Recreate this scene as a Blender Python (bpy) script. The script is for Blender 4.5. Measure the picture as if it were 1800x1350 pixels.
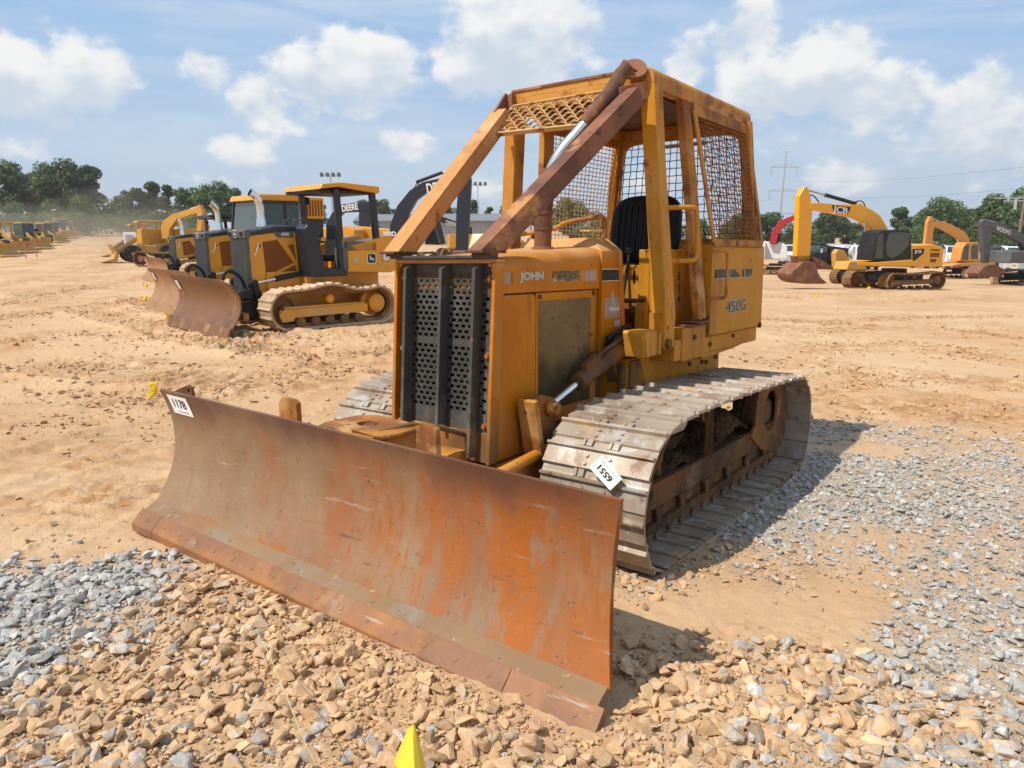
import bpy, bmesh, math, random
import numpy as np
from mathutils import Matrix, Vector
random.seed(7); rng=np.random.default_rng(7)
for o in list(bpy.data.objects): bpy.data.objects.remove(o)
S=bpy.context.scene; COL=S.collection
rad=math.radians
# ---------------------------------------------------------------- camera
PIT=rad(-11.8); FPX=1267.0; CZ=1.5157
cam=bpy.data.cameras.new('camera'); camo=bpy.data.objects.new('camera',cam); COL.objects.link(camo)
cam.sensor_width=36; cam.lens=36*FPX/1800; cam.clip_start=.05; cam.clip_end=4000
camo.location=(0,0,CZ); camo.rotation_euler=(rad(90)+PIT,0,0); S.camera=camo
S.render.resolution_x=1024; S.render.resolution_y=768
S.view_settings.view_transform='Standard'; S.view_settings.look='None'
S.view_settings.exposure=0.0; S.view_settings.gamma=1
# ---------------------------------------------------------------- sun
SUN_AZ=rad(-117); SUN_EL=rad(55.2)
sd=Vector((math.sin(SUN_AZ)*math.cos(SUN_EL),math.cos(SUN_AZ)*math.cos(SUN_EL),math.sin(SUN_EL)))
sl=bpy.data.lights.new('sun','SUN'); sl.energy=4.85; sl.angle=rad(.55); sl.color=(1,.93,.82)
so=bpy.data.objects.new('sun',sl); COL.objects.link(so); so.rotation_euler=sd.to_track_quat('Z','Y').to_euler(); so.location=sd*200
# ---------------------------------------------------------------- node helper
class NT:
    def __init__(s,t): s.t=t; s.n=t.nodes; s.l=t.links
    def new(s,k,**kw):
        n=s.n.new(k)
        for a,b in kw.items(): setattr(n,a,b)
        return n
    def put(s,sock,v):
        if isinstance(v,bpy.types.NodeSocket): s.l.new(v,sock)
        elif v is not None:
            try: sock.default_value=v
            except Exception: sock.default_value=(v,v,v)
    def m(s,op,a,b=None,c=None,clamp=False):
        n=s.new('ShaderNodeMath',operation=op,use_clamp=clamp)
        s.put(n.inputs[0],a); s.put(n.inputs[1],b); s.put(n.inputs[2],c); return n.outputs[0]
    def vm(s,op,a,b=None):
        n=s.new('ShaderNodeVectorMath',operation=op); s.put(n.inputs[0],a); s.put(n.inputs[1],b); return n.outputs[0]
    def noise(s,vec,scale,detail=4,rough=.55,dist=0,color=False):
        n=s.new('ShaderNodeTexNoise'); s.put(n.inputs['Vector'],vec)
        n.inputs['Scale'].default_value=scale; n.inputs['Detail'].default_value=detail
        n.inputs['Roughness'].default_value=rough; n.inputs['Distortion'].default_value=dist
        return n.outputs[1 if color else 0]
    def ramp(s,v,lo,hi,a=0.,b=1.,smooth=True):
        n=s.new('ShaderNodeMapRange',interpolation_type='SMOOTHSTEP' if smooth else 'LINEAR')
        s.put(n.inputs[0],v); s.put(n.inputs[1],lo); s.put(n.inputs[2],hi); s.put(n.inputs[3],a); s.put(n.inputs[4],b); return n.outputs[0]
    def mix(s,f,a,b):
        n=s.new('ShaderNodeMix',data_type='RGBA'); s.put(n.inputs[0],f)
        s.put(n.inputs[6],c4(a)); s.put(n.inputs[7],c4(b)); return n.outputs[2]
    def xyz(s,v):
        n=s.new('ShaderNodeSeparateXYZ'); s.put(n.inputs[0],v); return n.outputs
    def cxyz(s,x,y,z):
        n=s.new('ShaderNodeCombineXYZ'); s.put(n.inputs[0],x); s.put(n.inputs[1],y); s.put(n.inputs[2],z); return n.outputs[0]
def c4(a): return (*a,1) if isinstance(a,(tuple,list)) and len(a)==3 else a
# ---------------------------------------------------------------- sky: Nishita plus drifting cumulus
W=bpy.data.worlds.new('World'); S.world=W; W.cycles.sampling_method='MANUAL'; W.cycles.sample_map_resolution=256; W.use_nodes=True; nt=NT(W.node_tree); nt.n.clear()
sky=nt.new('ShaderNodeTexSky',sky_type='NISHITA',sun_disc=False,sun_elevation=SUN_EL,sun_rotation=SUN_AZ%(2*math.pi),air_density=1.0,dust_density=1.2,ozone_density=1.6,altitude=200)
tc=nt.new('ShaderNodeTexCoord'); D=nt.vm('NORMALIZE',tc.outputs['Generated'])
dx,dy,dz=nt.xyz(D)
az=nt.m('ARCTAN2',dx,dy); hor=nt.m('SQRT',nt.m('ADD',nt.m('MULTIPLY',dx,dx),nt.m('MULTIPLY',dy,dy))); el=nt.m('ARCTAN2',dz,hor)
SKY_BLOBS=[]  # azimuth deg, elevation deg, half width, half height, strength
def pxd(u,v):
    x=(u-900)/FPX; y=(v-675)/FPX; dy_=math.cos(PIT)+y*math.sin(PIT); dz_=math.sin(PIT)-y*math.cos(PIT)
    return math.degrees(math.atan2(x,dy_)),math.degrees(math.atan2(dz_,math.hypot(x,dy_)))
for u,v,ru,rv,st in ((40,140,105,55,1.0),(130,145,70,50,1.05),(370,120,55,45,.62),(385,150,60,40,.5),(545,128,75,52,1.0),(620,115,95,48,1.05),(455,175,55,42,.8),(640,190,80,34,.55),(560,205,90,40,.42),
        (860,110,75,60,1.05),(930,60,95,95,1.1),(900,0,90,70,1.0),(980,130,60,50,.6),(1205,110,38,36,.9),(1330,60,40,60,.62),(1290,90,45,35,.6),
        (1450,120,75,46,1.15),(1390,150,90,50,1.0),(1540,165,80,46,1.0),(1440,205,130,38,.6),(1330,225,50,50,.36),(1720,200,60,55,1.0),(1770,250,80,60,.8),(1690,265,60,40,.6),
        (105,205,55,25,.75),(420,262,50,26,.65),(60,258,60,25,.55),(720,250,45,28,.7),(1480,320,70,28,.6),(1150,320,90,30,.5),(1640,330,80,20,.42),(840,310,100,34,.36),(300,300,140,18,.32),(1050,250,100,50,.32)):
    a0,e0=pxd(u,v); SKY_BLOBS.append((a0,e0,ru/FPX*57*1.02,rv/FPX*57*1.04,st))
n1=nt.noise(nt.vm('MULTIPLY',D,(1,1,1.5)),10,7,.58,.1); n2=nt.noise(nt.vm('MULTIPLY',D,(1,1,1.3)),26,4,.55)
tot=None; base=None; ae=nt.cxyz(az,el,0.)
for a0,e0,w,h,st in SKY_BLOBS:
    n=nt.new('ShaderNodeVectorMath',operation='MULTIPLY_ADD'); nt.put(n.inputs[0],ae); n.inputs[1].default_value=(1/rad(w),1/rad(h),0); n.inputs[2].default_value=(-a0/w,-e0/h,0)
    n2_=nt.new('ShaderNodeVectorMath',operation='LENGTH'); nt.put(n2_.inputs[0],n.outputs[0]); g=nt.ramp(n2_.outputs['Value'],.15,1.95,st,0.)
    tot=g if tot is None else nt.m('MAXIMUM',tot,g)
    if st>.85:
        gv=nt.m('MULTIPLY',g,nt.xyz(n.outputs[0])[1]); base=gv if base is None else nt.m('ADD',base,gv)
# loose cloud over the rest of the dome, outside the photographed quarter
bk=nt.ramp(nt.m('ABSOLUTE',az),rad(42),rad(60)); tot=nt.m('MAXIMUM',tot,nt.m('MULTIPLY',bk,nt.m('MULTIPLY',nt.ramp(nt.noise(D,2.2,2),.45,.65),nt.ramp(el,0.,rad(70),1.,.4))))
dens=nt.m('ADD',tot,nt.m('ADD',nt.m('MULTIPLY',nt.m('SUBTRACT',n1,.5),1.9),nt.m('MULTIPLY',nt.m('SUBTRACT',n2,.5),.95)))
cum=nt.ramp(dens,.32,.74); core=nt.ramp(dens,.55,1.25)
# same noise sampled a little towards the sun tells the sunlit side of each puff from its far side
D2=nt.vm('ADD',D,(-.012,-.004,.022)); n1b=nt.noise(nt.vm('MULTIPLY',D2,(1,1,1.5)),10,3,.58,.1)
lit=nt.m('ADD',nt.m('MULTIPLY',nt.m('SUBTRACT',n1,n1b),3.0),nt.m('MULTIPLY',base,.55))
lit=nt.ramp(nt.m('ADD',lit,nt.m('MULTIPLY',nt.m('SUBTRACT',n2,.5),.9)),-.6,.62)
ccol=nt.mix(lit,(6.2,7.0,8.0),(9.4,9.4,9.3))
# thin high veil
veil=nt.noise(nt.vm('MULTIPLY',D,(1.1,1.1,6.5)),3.2,5,.6,.6)
vf=nt.ramp(veil,.33,.72,.05,.72)
skc=nt.mix(.72,sky.outputs[0],(3.6,6.0,9.3)); skc=nt.mix(nt.ramp(el,rad(-2),rad(16),.92,0.),skc,(5.7,6.7,7.7))
skc=nt.mix(vf,skc,(6.0,7.1,8.5)); skc=nt.mix(cum,skc,ccol)
bg=nt.new('ShaderNodeBackground'); nt.put(bg.inputs[0],skc); bg.inputs[1].default_value=.1
nt.l.new(bg.outputs[0],nt.new('ShaderNodeOutputWorld').inputs[0])
# ---------------------------------------------------------------- world helpers: rays, ground height
FW=np.array([0,math.cos(PIT),math.sin(PIT)]); UW=np.array([0,-math.sin(PIT),math.cos(PIT)]); CW=np.array([0,0,CZ])
def at(u,v,D): return Vector(CW+D*(FW+np.array([1.,0,0])*((u-900)/FPX)-UW*((v-675)/FPX)))
def hgt(x,y):
    x=np.asarray(x,float); y=np.asarray(y,float); r=np.hypot(x,y)
    plane=-.0012+.00186*x-.03941*y
    L=np.interp(r,[0,7.5,11,15,33,85,150,400,2500],[0,-.297,-.30,-.262,-.44,-.5,1.2,4,20])
    R=np.interp(r,[0,7.5,20,39,68,120,400,2500],[0,-.297,-.72,-1.18,-2.3,-3.0,-3.,0])
    t=np.clip((x/np.maximum(np.abs(y),.5)+.15)/.45,0,1); t=t*t*(3-2*t)
    far=L*(1-t)+R*t
    w=np.clip((r-6.5)/4.,0,1); w=w*w*(3-2*w)
    near=np.where(y<-3,-.0012+.00186*x+.03941*3,plane); far=np.where(y<-3,np.minimum(far,.2)*0+.117,far)
    return near*(1-w)+far*w
def ground(u,Y):
    x=(u-900)/FPX*Y
    for _ in range(6):
        z=float(hgt(x,Y)); dep=Y*math.cos(PIT)+(z-CZ)*math.sin(PIT); x=(u-900)/FPX*dep
    return Vector((x,Y,float(hgt(x,Y))))
# ---------------------------------------------------------------- mesh builder
class MB:
    def __init__(s): s.v=[]; s.f=[]; s.s=[]
    def add(s,vs,fs,smooth=False):
        o=len(s.v); s.v+=[tuple(v) for v in vs]; s.f+=[tuple(i+o for i in f) for f in fs]; s.s+=[smooth]*len(fs); return s
    def box(s,x0,x1,y0,y1,z0,z1):
        return s.add([(x,y,z) for x in(x0,x1) for y in(y0,y1) for z in(z0,z1)],[(0,1,3,2),(4,6,7,5),(0,4,5,1),(2,3,7,6),(0,2,6,4),(1,5,7,3)])
    def bar(s,a,b,w,h,up=(0,0,1),w2=None,h2=None):
        a=Vector(a); b=Vector(b); d=(b-a).normalized(); x=d.cross(Vector(up)).normalized(); y=x.cross(d)
        w2=w2 or w; h2=h2 or h
        P=[a+x*i*w/2+y*j*h/2 for i,j in((-1,-1),(1,-1),(1,1),(-1,1))]+[b+x*i*w2/2+y*j*h2/2 for i,j in((-1,-1),(1,-1),(1,1),(-1,1))]
        return s.add(P,[(3,2,1,0),(4,5,6,7)]+[(i,(i+1)%4,4+(i+1)%4,4+i) for i in range(4)])
    def prism(s,poly,ax,a,b):
        def mk(p,t): q=list(p); q.insert(ax,t); return q
        n=len(poly); V=[mk(p,a) for p in poly]+[mk(p,b) for p in poly]
        return s.add(V,[tuple(range(n))[::-1],tuple(range(n,2*n))]+[(i,(i+1)%n,n+(i+1)%n,n+i) for i in range(n)])
    def loft(s,rings,cap=True,smooth=False):
        n=len(rings[0]); V=[p for r in rings for p in r]; F=[]
        for k in range(len(rings)-1):
            F+=[(k*n+i,k*n+(i+1)%n,(k+1)*n+(i+1)%n,(k+1)*n+i) for i in range(n)]
        s.add(V,F,smooth)
        if cap: s.add(rings[0],[tuple(range(n))[::-1]]); s.add(rings[-1],[tuple(range(n))])
        return s
    def cyl(s,a,b,r,r2=None,n=16,cap=True):
        return s.tube([a,b],[r,r if r2 is None else r2],n,cap)
    def tube(s,pts,r,n=10,cap=True):
        P=[Vector(p) for p in pts]; m=len(P); R=r if isinstance(r,(list,tuple)) else [r]*m
        T=[(P[min(i+1,m-1)]-P[max(i-1,0)]).normalized() for i in range(m)]
        u=T[0].orthogonal().normalized(); rings=[]
        for i in range(m):
            u=(u-T[i]*u.dot(T[i])).normalized(); w=T[i].cross(u)
            rings.append([P[i]+(u*math.cos(2*math.pi*k/n)+w*math.sin(2*math.pi*k/n))*R[i] for k in range(n)])
        return s.loft(rings,cap,True)
    def rev(s,c,axis,prof,n=24):
        c=Vector(c); d=Vector(axis).normalized(); u=d.orthogonal().normalized(); w=d.cross(u)
        rings=[[c+d*h+(u*math.cos(2*math.pi*k/n)+w*math.sin(2*math.pi*k/n))*max(r,1e-4) for k in range(n)] for r,h in prof]
        return s.loft(rings,True,False)
    def grid(s,fn,nu,nv,smooth=True):
        V=[fn(i/nu,j/nv) for i in range(nu+1) for j in range(nv+1)]
        return s.add(V,[(i*(nv+1)+j,(i+1)*(nv+1)+j,(i+1)*(nv+1)+j+1,i*(nv+1)+j+1) for i in range(nu) for j in range(nv)],smooth)
    def mesh(s,name):
        me=bpy.data.meshes.new(name); me.from_pydata(s.v,[],s.f); me.polygons.foreach_set('use_smooth',s.s)
        bm=bmesh.new(); bm.from_mesh(me); bmesh.ops.recalc_face_normals(bm,faces=bm.faces); bm.to_mesh(me); bm.free(); me.update(); return me
    def build(s,name,mat,parent=None,bevel=0,loc=None):
        me=s.mesh(name); me.materials.append(mat); o=bpy.data.objects.new(name,me); COL.objects.link(o)
        if parent: o.parent=parent
        if loc is not None: o.location=loc
        if bevel:
            b=o.modifiers.new('bevel','BEVEL'); b.width=bevel; b.segments=2; b.limit_method='ANGLE'; b.angle_limit=rad(35); b.harden_normals=False
        return o
def tag(o,label=None,cat=None,group=None,kind=None):
    for k,v in(('label',label),('category',cat),('group',group),('kind',kind)):
        if v: o[k]=v
    return o
def empty(name,loc,rz=0):
    o=bpy.data.objects.new(name,None); COL.objects.link(o); o.location=loc; o.rotation_euler=(0,0,rz); o.empty_display_size=.2; return o
def kids(o): return [c for c in COL.objects if c.parent==o]
def copy_tree(o,parent=None):
    c=o.copy(); COL.objects.link(c)
    if parent: c.parent=parent
    for ch in kids(o): copy_tree(ch,c)
    return c
def lerp(a,b,t): return tuple(x+(y-x)*t for x,y in zip(a,b))
def catmull(P,n,closed=False):
    P=[np.array(p,float) for p in P]; out=[]; m=len(P)
    for i in range(m if closed else m-1):
        g=lambda k:P[k%m] if closed else P[min(max(k,0),m-1)]
        a,b,c,d=g(i-1),g(i),g(i+1),g(i+2)
        for k in range(n):
            t=k/n; out.append(.5*(2*b+(c-a)*t+(2*a-5*b+4*c-d)*t*t+(3*b-a-3*c+d)*t**3))
    if not closed: out.append(P[-1])
    return out
def resample(P,step_n,closed=True):
    P=np.array(P); Q=np.vstack([P,P[:1]]) if closed else P
    L=np.r_[0,np.cumsum(np.linalg.norm(np.diff(Q,axis=0),axis=1))]; t=np.linspace(0,L[-1],step_n+(0 if closed else 0),endpoint=not closed)
    return np.stack([np.interp(t,L,Q[:,k]) for k in range(Q.shape[1])],1),L[-1]
def text(s,o,u,v,h,mat,parent,name='lettering',depth=.002,bold=.0,width=None,shear=0,align='CENTER'):
    """raised lettering: centre o, reading direction u, up v, capital height h"""
    cu=bpy.data.curves.new('t','FONT'); cu.body=s; cu.size=1; cu.extrude=.01; cu.offset=bold; cu.shear=shear; cu.align_x='CENTER'; cu.resolution_u=4
    ob=bpy.data.objects.new('t',cu); COL.objects.link(ob); bpy.context.view_layer.update()
    me=bpy.data.meshes.new_from_object(ob.evaluated_get(bpy.context.evaluated_depsgraph_get())); bpy.data.objects.remove(ob); bpy.data.curves.remove(cu)
    co=np.empty(len(me.vertices)*3); me.vertices.foreach_get('co',co); co=co.reshape(-1,3)
    lo,hi=co.min(0),co.max(0); co-= (lo+hi)/2; k=h/(hi[1]-lo[1]); kx=k if width is None else width/(hi[0]-lo[0])
    u=np.array(Vector(u).normalized()); v=np.array(Vector(v).normalized()); n=np.cross(u,v)
    out=np.array(o)+np.outer(co[:,0]*kx,u)+np.outer(co[:,1]*k,v)+np.outer(co[:,2]/.01*depth,n)
    me.vertices.foreach_set('co',out.ravel()); me.update(); me.materials.clear(); me.materials.append(mat); me.name=name
    ob=bpy.data.objects.new(name,me); COL.objects.link(ob); ob.parent=parent; return ob
# ---------------------------------------------------------------- materials
MATS={}
def M(name,base,rough=.6,metal=0,layers=(),bump=(60,.15),var=.12,spec=.22,bdist=.004,coat=0,wear=None,dent=0):
    """base colour broken up by noise, then layers (colour, scale, lo, hi, stretch, detail, gradient, roughness)"""
    m=bpy.data.materials.new(name); m.use_nodes=True; t=NT(m.node_tree); b=t.n['Principled BSDF']
    tc=t.new('ShaderNodeTexCoord'); P=tc.outputs['Object']
    info=t.new('ShaderNodeObjectInfo'); 
    P=t.vm('ADD',P,(0,0,0)); RN=t.vm('ADD',P,t.cxyz(t.m('MULTIPLY',info.outputs['Random'],13.),t.m('MULTIPLY',info.outputs['Random'],7.),0.)); v0=t.noise(RN,2.3,5,.6); c=t.mix(t.ramp(v0,.3,.7,smooth=False),tuple(x*(1-var) for x in base),tuple(min(1,x*(1+var)) for x in base))
    r=rough
    for k,l in enumerate(layers):
        col,sc,lo,hi=l[:4]; st=l[4] if len(l)>4 and l[4] else (1,1,1); de=l[5] if len(l)>5 and l[5] else 6
        vec=t.vm('ADD',t.vm('MULTIPLY',RN,st),(k*7.3+1.1,k*3.1,k*5.7)); f=t.noise(vec,sc,de,.62)
        if len(l)>6 and l[6]:
            ax,a0,a1,amt=l[6]; f=t.m('ADD',f,t.ramp(t.xyz(P)[ax],a0,a1,0,amt,smooth=False))
        f=t.ramp(f,lo,hi); c=t.mix(f,c,col)
        if len(l)>7 and l[7] is not None: r=t.m('ADD',t.m('MULTIPLY',t.m('SUBTRACT',l[7],r),f),r)
    if wear:
        bv=t.new('ShaderNodeBevel'); bv.samples=4; bv.inputs['Radius'].default_value=.011; ge=t.new('ShaderNodeNewGeometry')
        dt=t.new('ShaderNodeVectorMath',operation='DOT_PRODUCT'); t.l.new(bv.outputs[0],dt.inputs[0]); t.l.new(ge.outputs['Normal'],dt.inputs[1])
        wm=t.m('MULTIPLY',t.ramp(t.m('SUBTRACT',1.,dt.outputs['Value']),.015,.16),t.ramp(t.noise(RN,16,6,.7),.40,.58)); c=t.mix(t.m('MULTIPLY',wm,.85),c,wear)
    t.put(b.inputs['Base Color'],c if not isinstance(c,tuple) else c4(c)); t.put(b.inputs['Roughness'],r); b.inputs['Metallic'].default_value=metal
    b.inputs['Specular IOR Level'].default_value=spec; b.inputs['Coat Weight'].default_value=coat
    if bump:
        bn=t.new('ShaderNodeBump'); bn.inputs['Strength'].default_value=bump[1]; bn.inputs['Distance'].default_value=bdist
        t.put(bn.inputs['Height'],t.noise(P,bump[0],5,.6)); t.l.new(bn.outputs[0],b.inputs['Normal'])
        if dent:
            b2=t.new('ShaderNodeBump'); b2.inputs['Strength'].default_value=1; b2.inputs['Distance'].default_value=dent; t.put(b2.inputs['Height'],t.noise(RN,4.5,2,.5)); t.l.new(b2.outputs[0],bn.inputs['Normal'])
    MATS[name]=m; return m
RUST=(.23,.085,.028); DRUST=(.085,.04,.024); ORUST=(.42,.13,.018); DUST=(.50,.33,.19)
YEL=(.53,.225,.010)
M('old_yellow',YEL,.55,0,[((.55,.30,.08),2.3,.50,.80,(1,1,.7),8),((.42,.15,.010),1.4,.47,.74),((.30,.14,.03),3.4,.52,.74,(1,1,.2),8),((.20,.10,.035),7,.60,.76,(1,1,.3),8),((.52,.30,.09),2.4,.60,.85),(RUST,9,.64,.69),(DRUST,24,.65,.70),((.36,.20,.08),.9,.7,1.,None,4,(2,.9,.35,.25))],(45,.10),wear=(.20,.08,.03),dent=.012)
M('hood_yellow',(.56,.185,.003),.5,0,[((.50,.22,.03),2.6,.56,.86,(1,1,.8),8),((.33,.13,.012),9,.56,.76,(1,1,.10),8),((.44,.125,.004),1.7,.45,.75,(1,1,.35)),((.36,.16,.02),4.0,.56,.80,(1,1,.16),7),((.56,.33,.10),2.0,.64,.85,(1,1,.6)),(RUST,15,.655,.70),(DRUST,30,.665,.71),((.58,.36,.12),40,.66,.74),((.16,.085,.03),1.4,.58,.92,(1,1,.6),5,(2,.95,.5,.30)),((.6,.42,.22),.8,.5,.9,None,3,(2,1.45,1.6,.2))],(30,.06),wear=(.28,.11,.04),dent=.014)
M('faded_yellow',(.54,.255,.05),.65,0,[((.47,.17,.015),2.2,.45,.65),(RUST,5,.54,.68),((.60,.38,.17),3,.55,.75),((.30,.13,.03),3.4,.55,.75,(1,1,.25)),(DRUST,13,.64,.72)],(60,.12),wear=(.18,.075,.03),dent=.008)
M('rusty_yellow',(.50,.21,.035),.75,0,[(RUST,2.2,.42,.6),((.50,.27,.10),4,.5,.66),(DRUST,5,.60,.70),((.10,.045,.03),18,.66,.72)],(70,.25),wear=(.14,.06,.03))
M('rusty_beam',(.50,.245,.085),.72,0,[((.30,.12,.05),2.0,.50,.72,(1,1,1)),((.58,.34,.16),3,.48,.68),(RUST,6,.58,.7),(DRUST,18,.66,.72)],(70,.2),wear=(.16,.07,.04))
M('brown_beam',(.27,.115,.06),.7,0,[((.12,.055,.04),1.6,.42,.62),((.45,.21,.08),3.4,.57,.66),(DRUST,12,.6,.7)],(70,.25))
M('rust_dark',(.11,.052,.032),.7,0,[((.2,.08,.035),6,.45,.65),((.05,.03,.025),9,.55,.7)],(90,.35))
M('pipe_rust',(.20,.085,.042),.7,0,[((.10,.055,.04),5,.45,.65),((.34,.15,.06),9,.58,.7)],(90,.35))
M('blade_face',(.215,.118,.062),.52,.0,[((.285,.185,.105),.9,.36,.74,(1,1,.7),4),((.325,.22,.13),2.2,.48,.85,(1,1,1),9,(2,.62,.30,.06)),((.30,.105,.035),1.5,.64,.90,(1,1,.8),10,(1,-1.5,1.5,.34)),((.37,.105,.012),2.4,.74,.94,(1,1.4,.6),11,(1,-.9,1.0,.36)),((.31,.10,.022),14,.62,.86,(1,2.2,.38),9,(1,-1.3,1.3,.20)),((.24,.10,.05),9,.52,.80,(1,1.3,.8),9),((.245,.165,.105),3.4,.57,.70,(1,1.8,.7),11,(1,-.6,1.0,.03)),((.33,.25,.18),26,.63,.72,(1,.10,1.3),6),((.15,.075,.04),22,.64,.74,(1,.16,1.2),6),((.235,.155,.10),20,.60,.74,(1,2.2,.35),9),((.140,.062,.036),1.2,.78,1.10,(1,1,.6),5,(2,.34,.74,.54)),((.34,.10,.015),3,.76,.95,(1,1,.8),9,(2,.38,.12,.28)),((.10,.05,.03),42,.62,.72),((.42,.27,.15),60,.65,.76)],(110,.35),.1,.35,.003,dent=.008)
M('blade_edge_steel',(.25,.120,.065),.5,0,[((.38,.16,.05),1.8,.45,.65),((.20,.10,.048),4,.5,.7),((.30,.215,.14),7,.62,.72),((.46,.31,.18),2,.6,.8),((.36,.29,.23),24,.62,.72,(1,.12,1.3),6),((.10,.05,.03),30,.64,.74)],(80,.3),dent=.006)
M('edge_ledge',(.25,.155,.085),.8,0,[((.24,.195,.15),5,.5,.7),((.28,.12,.045),2.2,.46,.66),((.42,.29,.17),16,.62,.72)],(120,.6))
M('grille_grey',(.072,.068,.062),.65,0,[((.15,.15,.14),2.5,.5,.75),((.19,.11,.07),6,.62,.74),((.26,.16,.085),3,.60,.8,None,6,(2,1.1,.6,.10)),((.20,.15,.11),26,.60,.74)],(50,.12),spec=.15)
M('black_core',(.012,.011,.01),.8,0,[((.16,.10,.06),5,.56,.72)],None)
M('black_part',(.022,.021,.021),.5,0,[((.10,.075,.05),4,.55,.8)],(60,.1))
M('seat_vinyl',(.012,.012,.013),.45,0,[((.05,.045,.04),5,.58,.8)],(150,.2))
M('radiator_screen',(.21,.135,.062),.95,0,[((.25,.165,.075),3,.45,.7),((.085,.06,.03),2.2,.5,.75,None,5,(2,1.25,.8,.2)),((.09,.065,.035),30,.55,.7)],(260,.5),.2,.08,.003)
M('track_steel',(.36,.29,.22),.5,.15,[((.24,.17,.115),3,.44,.68),((.46,.42,.375),5,.54,.66,(1,1,1),8,None,.36),((.52,.32,.15),2.4,.63,.72),((.18,.09,.045),8,.56,.7),((.45,.42,.39),22,.60,.70)],(60,.35),.15,.5)
M('track_under',(.16,.105,.07),.75,0,[((.25,.16,.09),4,.45,.7),((.09,.055,.04),3,.5,.7)],(70,.4))
M('dirty_yellow',(.29,.115,.018),.75,0,[((.11,.06,.03),2.5,.38,.62),((.30,.17,.08),4,.5,.68),((.08,.05,.03),6,.56,.7)],(60,.3))
M('undercarriage',(.15,.068,.022),.8,0,[((.07,.04,.024),3,.42,.62),((.26,.115,.02),2.2,.58,.74),((.20,.12,.065),5,.55,.72),((.05,.032,.022),9,.58,.70)],(60,.35))
M('cylinder_rust',(.19,.082,.028),.6,0,[((.10,.05,.025),3,.45,.65),((.34,.15,.03),4,.58,.74),((.03,.025,.02),2.4,.60,.75)],(60,.25))
M('dry_dirt',(.085,.052,.03),.95,0,[((.14,.09,.052),9,.5,.7),((.09,.06,.04),15,.5,.7)],(90,.9),.2,.1,.008)
M('chrome',(.75,.76,.78),.18,1,[((.3,.28,.25),20,.6,.75)],None)
M('bright_flex',(.72,.71,.68),.28,1,[((.4,.36,.3),8,.58,.75)],None)
M('wire_pale',(.52,.32,.14),.8,0,[(RUST,8,.52,.66)],None)
M('wire_orange',(.30,.135,.045),.75,0,[(RUST,6,.46,.6)],None)
M('wire_dark',(.07,.055,.05),.7,0,[((.18,.10,.05),5,.56,.7)],None)
M('decal_silver',(.46,.44,.41),.5,.2,[((.52,.22,.02),16,.60,.66),((.30,.24,.17),9,.55,.7)],None)
M('decal_green',(.115,.115,.07),.6,0,[((.40,.38,.34),7,.70,.84,None,6,(2,1.455,1.41,.35)),((.5,.22,.02),15,.66,.72)],None)
M('decal_black',(.03,.03,.032),.4,0,[((.42,.42,.42),8,.62,.68,(6,1,1)),((.5,.22,.02),5,.66,.69)],None)
M('decal_worn',(.36,.27,.19),.6,0,[((.46,.42,.4),5,.52,.66),((.45,.2,.03),7,.56,.66)],None)
M('paper',(.82,.82,.81),.6,0,[((.7,.66,.6),4,.6,.8)],None,.03)
M('ink',(.04,.04,.045),.6,0,(),None)
M('ink_soft',(.32,.32,.34),.6,0,(),None)
M('flag_yellow',(.74,.50,.04),.5,0,(),(20,.05),.05)
# background machinery
M('yellow_paint',(.66,.29,.018),.32,0,[((.55,.33,.12),1.2,.55,.85),((.5,.34,.2),2,.62,1.0,None,4,(2,1.0,.2,.22))],None,.06,.5)
M('vent_brown',(.20,.065,.008),.6,0,(),(90,.2))
M('dark_paint',(.014,.018,.025),.35,0,[((.06,.05,.04),1.6,.6,.95)],None,.1,.5)
M('grey_steel',(.10,.105,.105),.5,.0,[((.2,.16,.11),3,.5,.8)],None)
M('light_dirt_track',(.50,.35,.22),.85,0,[((.34,.22,.13),4,.5,.7),((.56,.42,.29),2,.5,.7)],(50,.4),.12,.2)
M('under_dirty',(.20,.11,.05),.8,0,[((.36,.2,.05),3,.5,.7),((.09,.06,.04),5,.5,.7)],(60,.2))
M('brown_blade',(.20,.092,.040),.42,.1,[((.38,.2,.08),2.2,.50,.70,(1,1,.4)),((.12,.06,.035),3,.5,.7)],(60,.15))
M('tan_blade',(.36,.20,.09),.5,.1,[((.25,.12,.06),2.2,.52,.72)],(60,.15))
M('cat_yellow',(.55,.29,.045),.45,0,[((.5,.33,.17),2,.48,.8)],None,.08)
M('dusty_yellow',(.50,.29,.07),.6,0,[((.45,.30,.17),1.4,.42,.75),((.2,.13,.07),4,.62,.75)],None,.1)
M('jcb_yellow',(.80,.36,.012),.35,0,[((.62,.36,.10),1.2,.6,.9)],None,.04,.5)
M('orange_paint',(.60,.27,.06),.45,0,[((.5,.3,.14),1.2,.5,.8)],None,.06)
M('red_paint',(.38,.03,.035),.4,0,[((.35,.10,.08),1.4,.55,.8)],None,.06)
M('white_paint',(.72,.72,.71),.35,0,[((.55,.48,.4),1.2,.6,.9)],None,.04)
M('glass_dark',(.03,.045,.045),.08,0,[((.09,.12,.10),1.5,.5,.7)],None,.1,.6)
M('glass_green',(.045,.07,.065),.08,0,[((.02,.03,.035),1.5,.5,.7)],None,.1,.6)
M('tyre',(.025,.023,.021),.8,0,[((.20,.14,.09),3,.5,.75)],(60,.3))
M('rust_bucket',(.22,.10,.055),.6,.1,[((.32,.17,.08),2,.5,.7),((.12,.06,.04),4,.5,.7)],(60,.2))
M('shed_metal',(.36,.37,.38),.5,.1,[((.28,.28,.29),.7,.5,.7,(1,1,.1))],None,.06)
M('shed_roof',(.20,.205,.22),.5,.1,[((.26,.25,.24),.5,.5,.7)],None)
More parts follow.
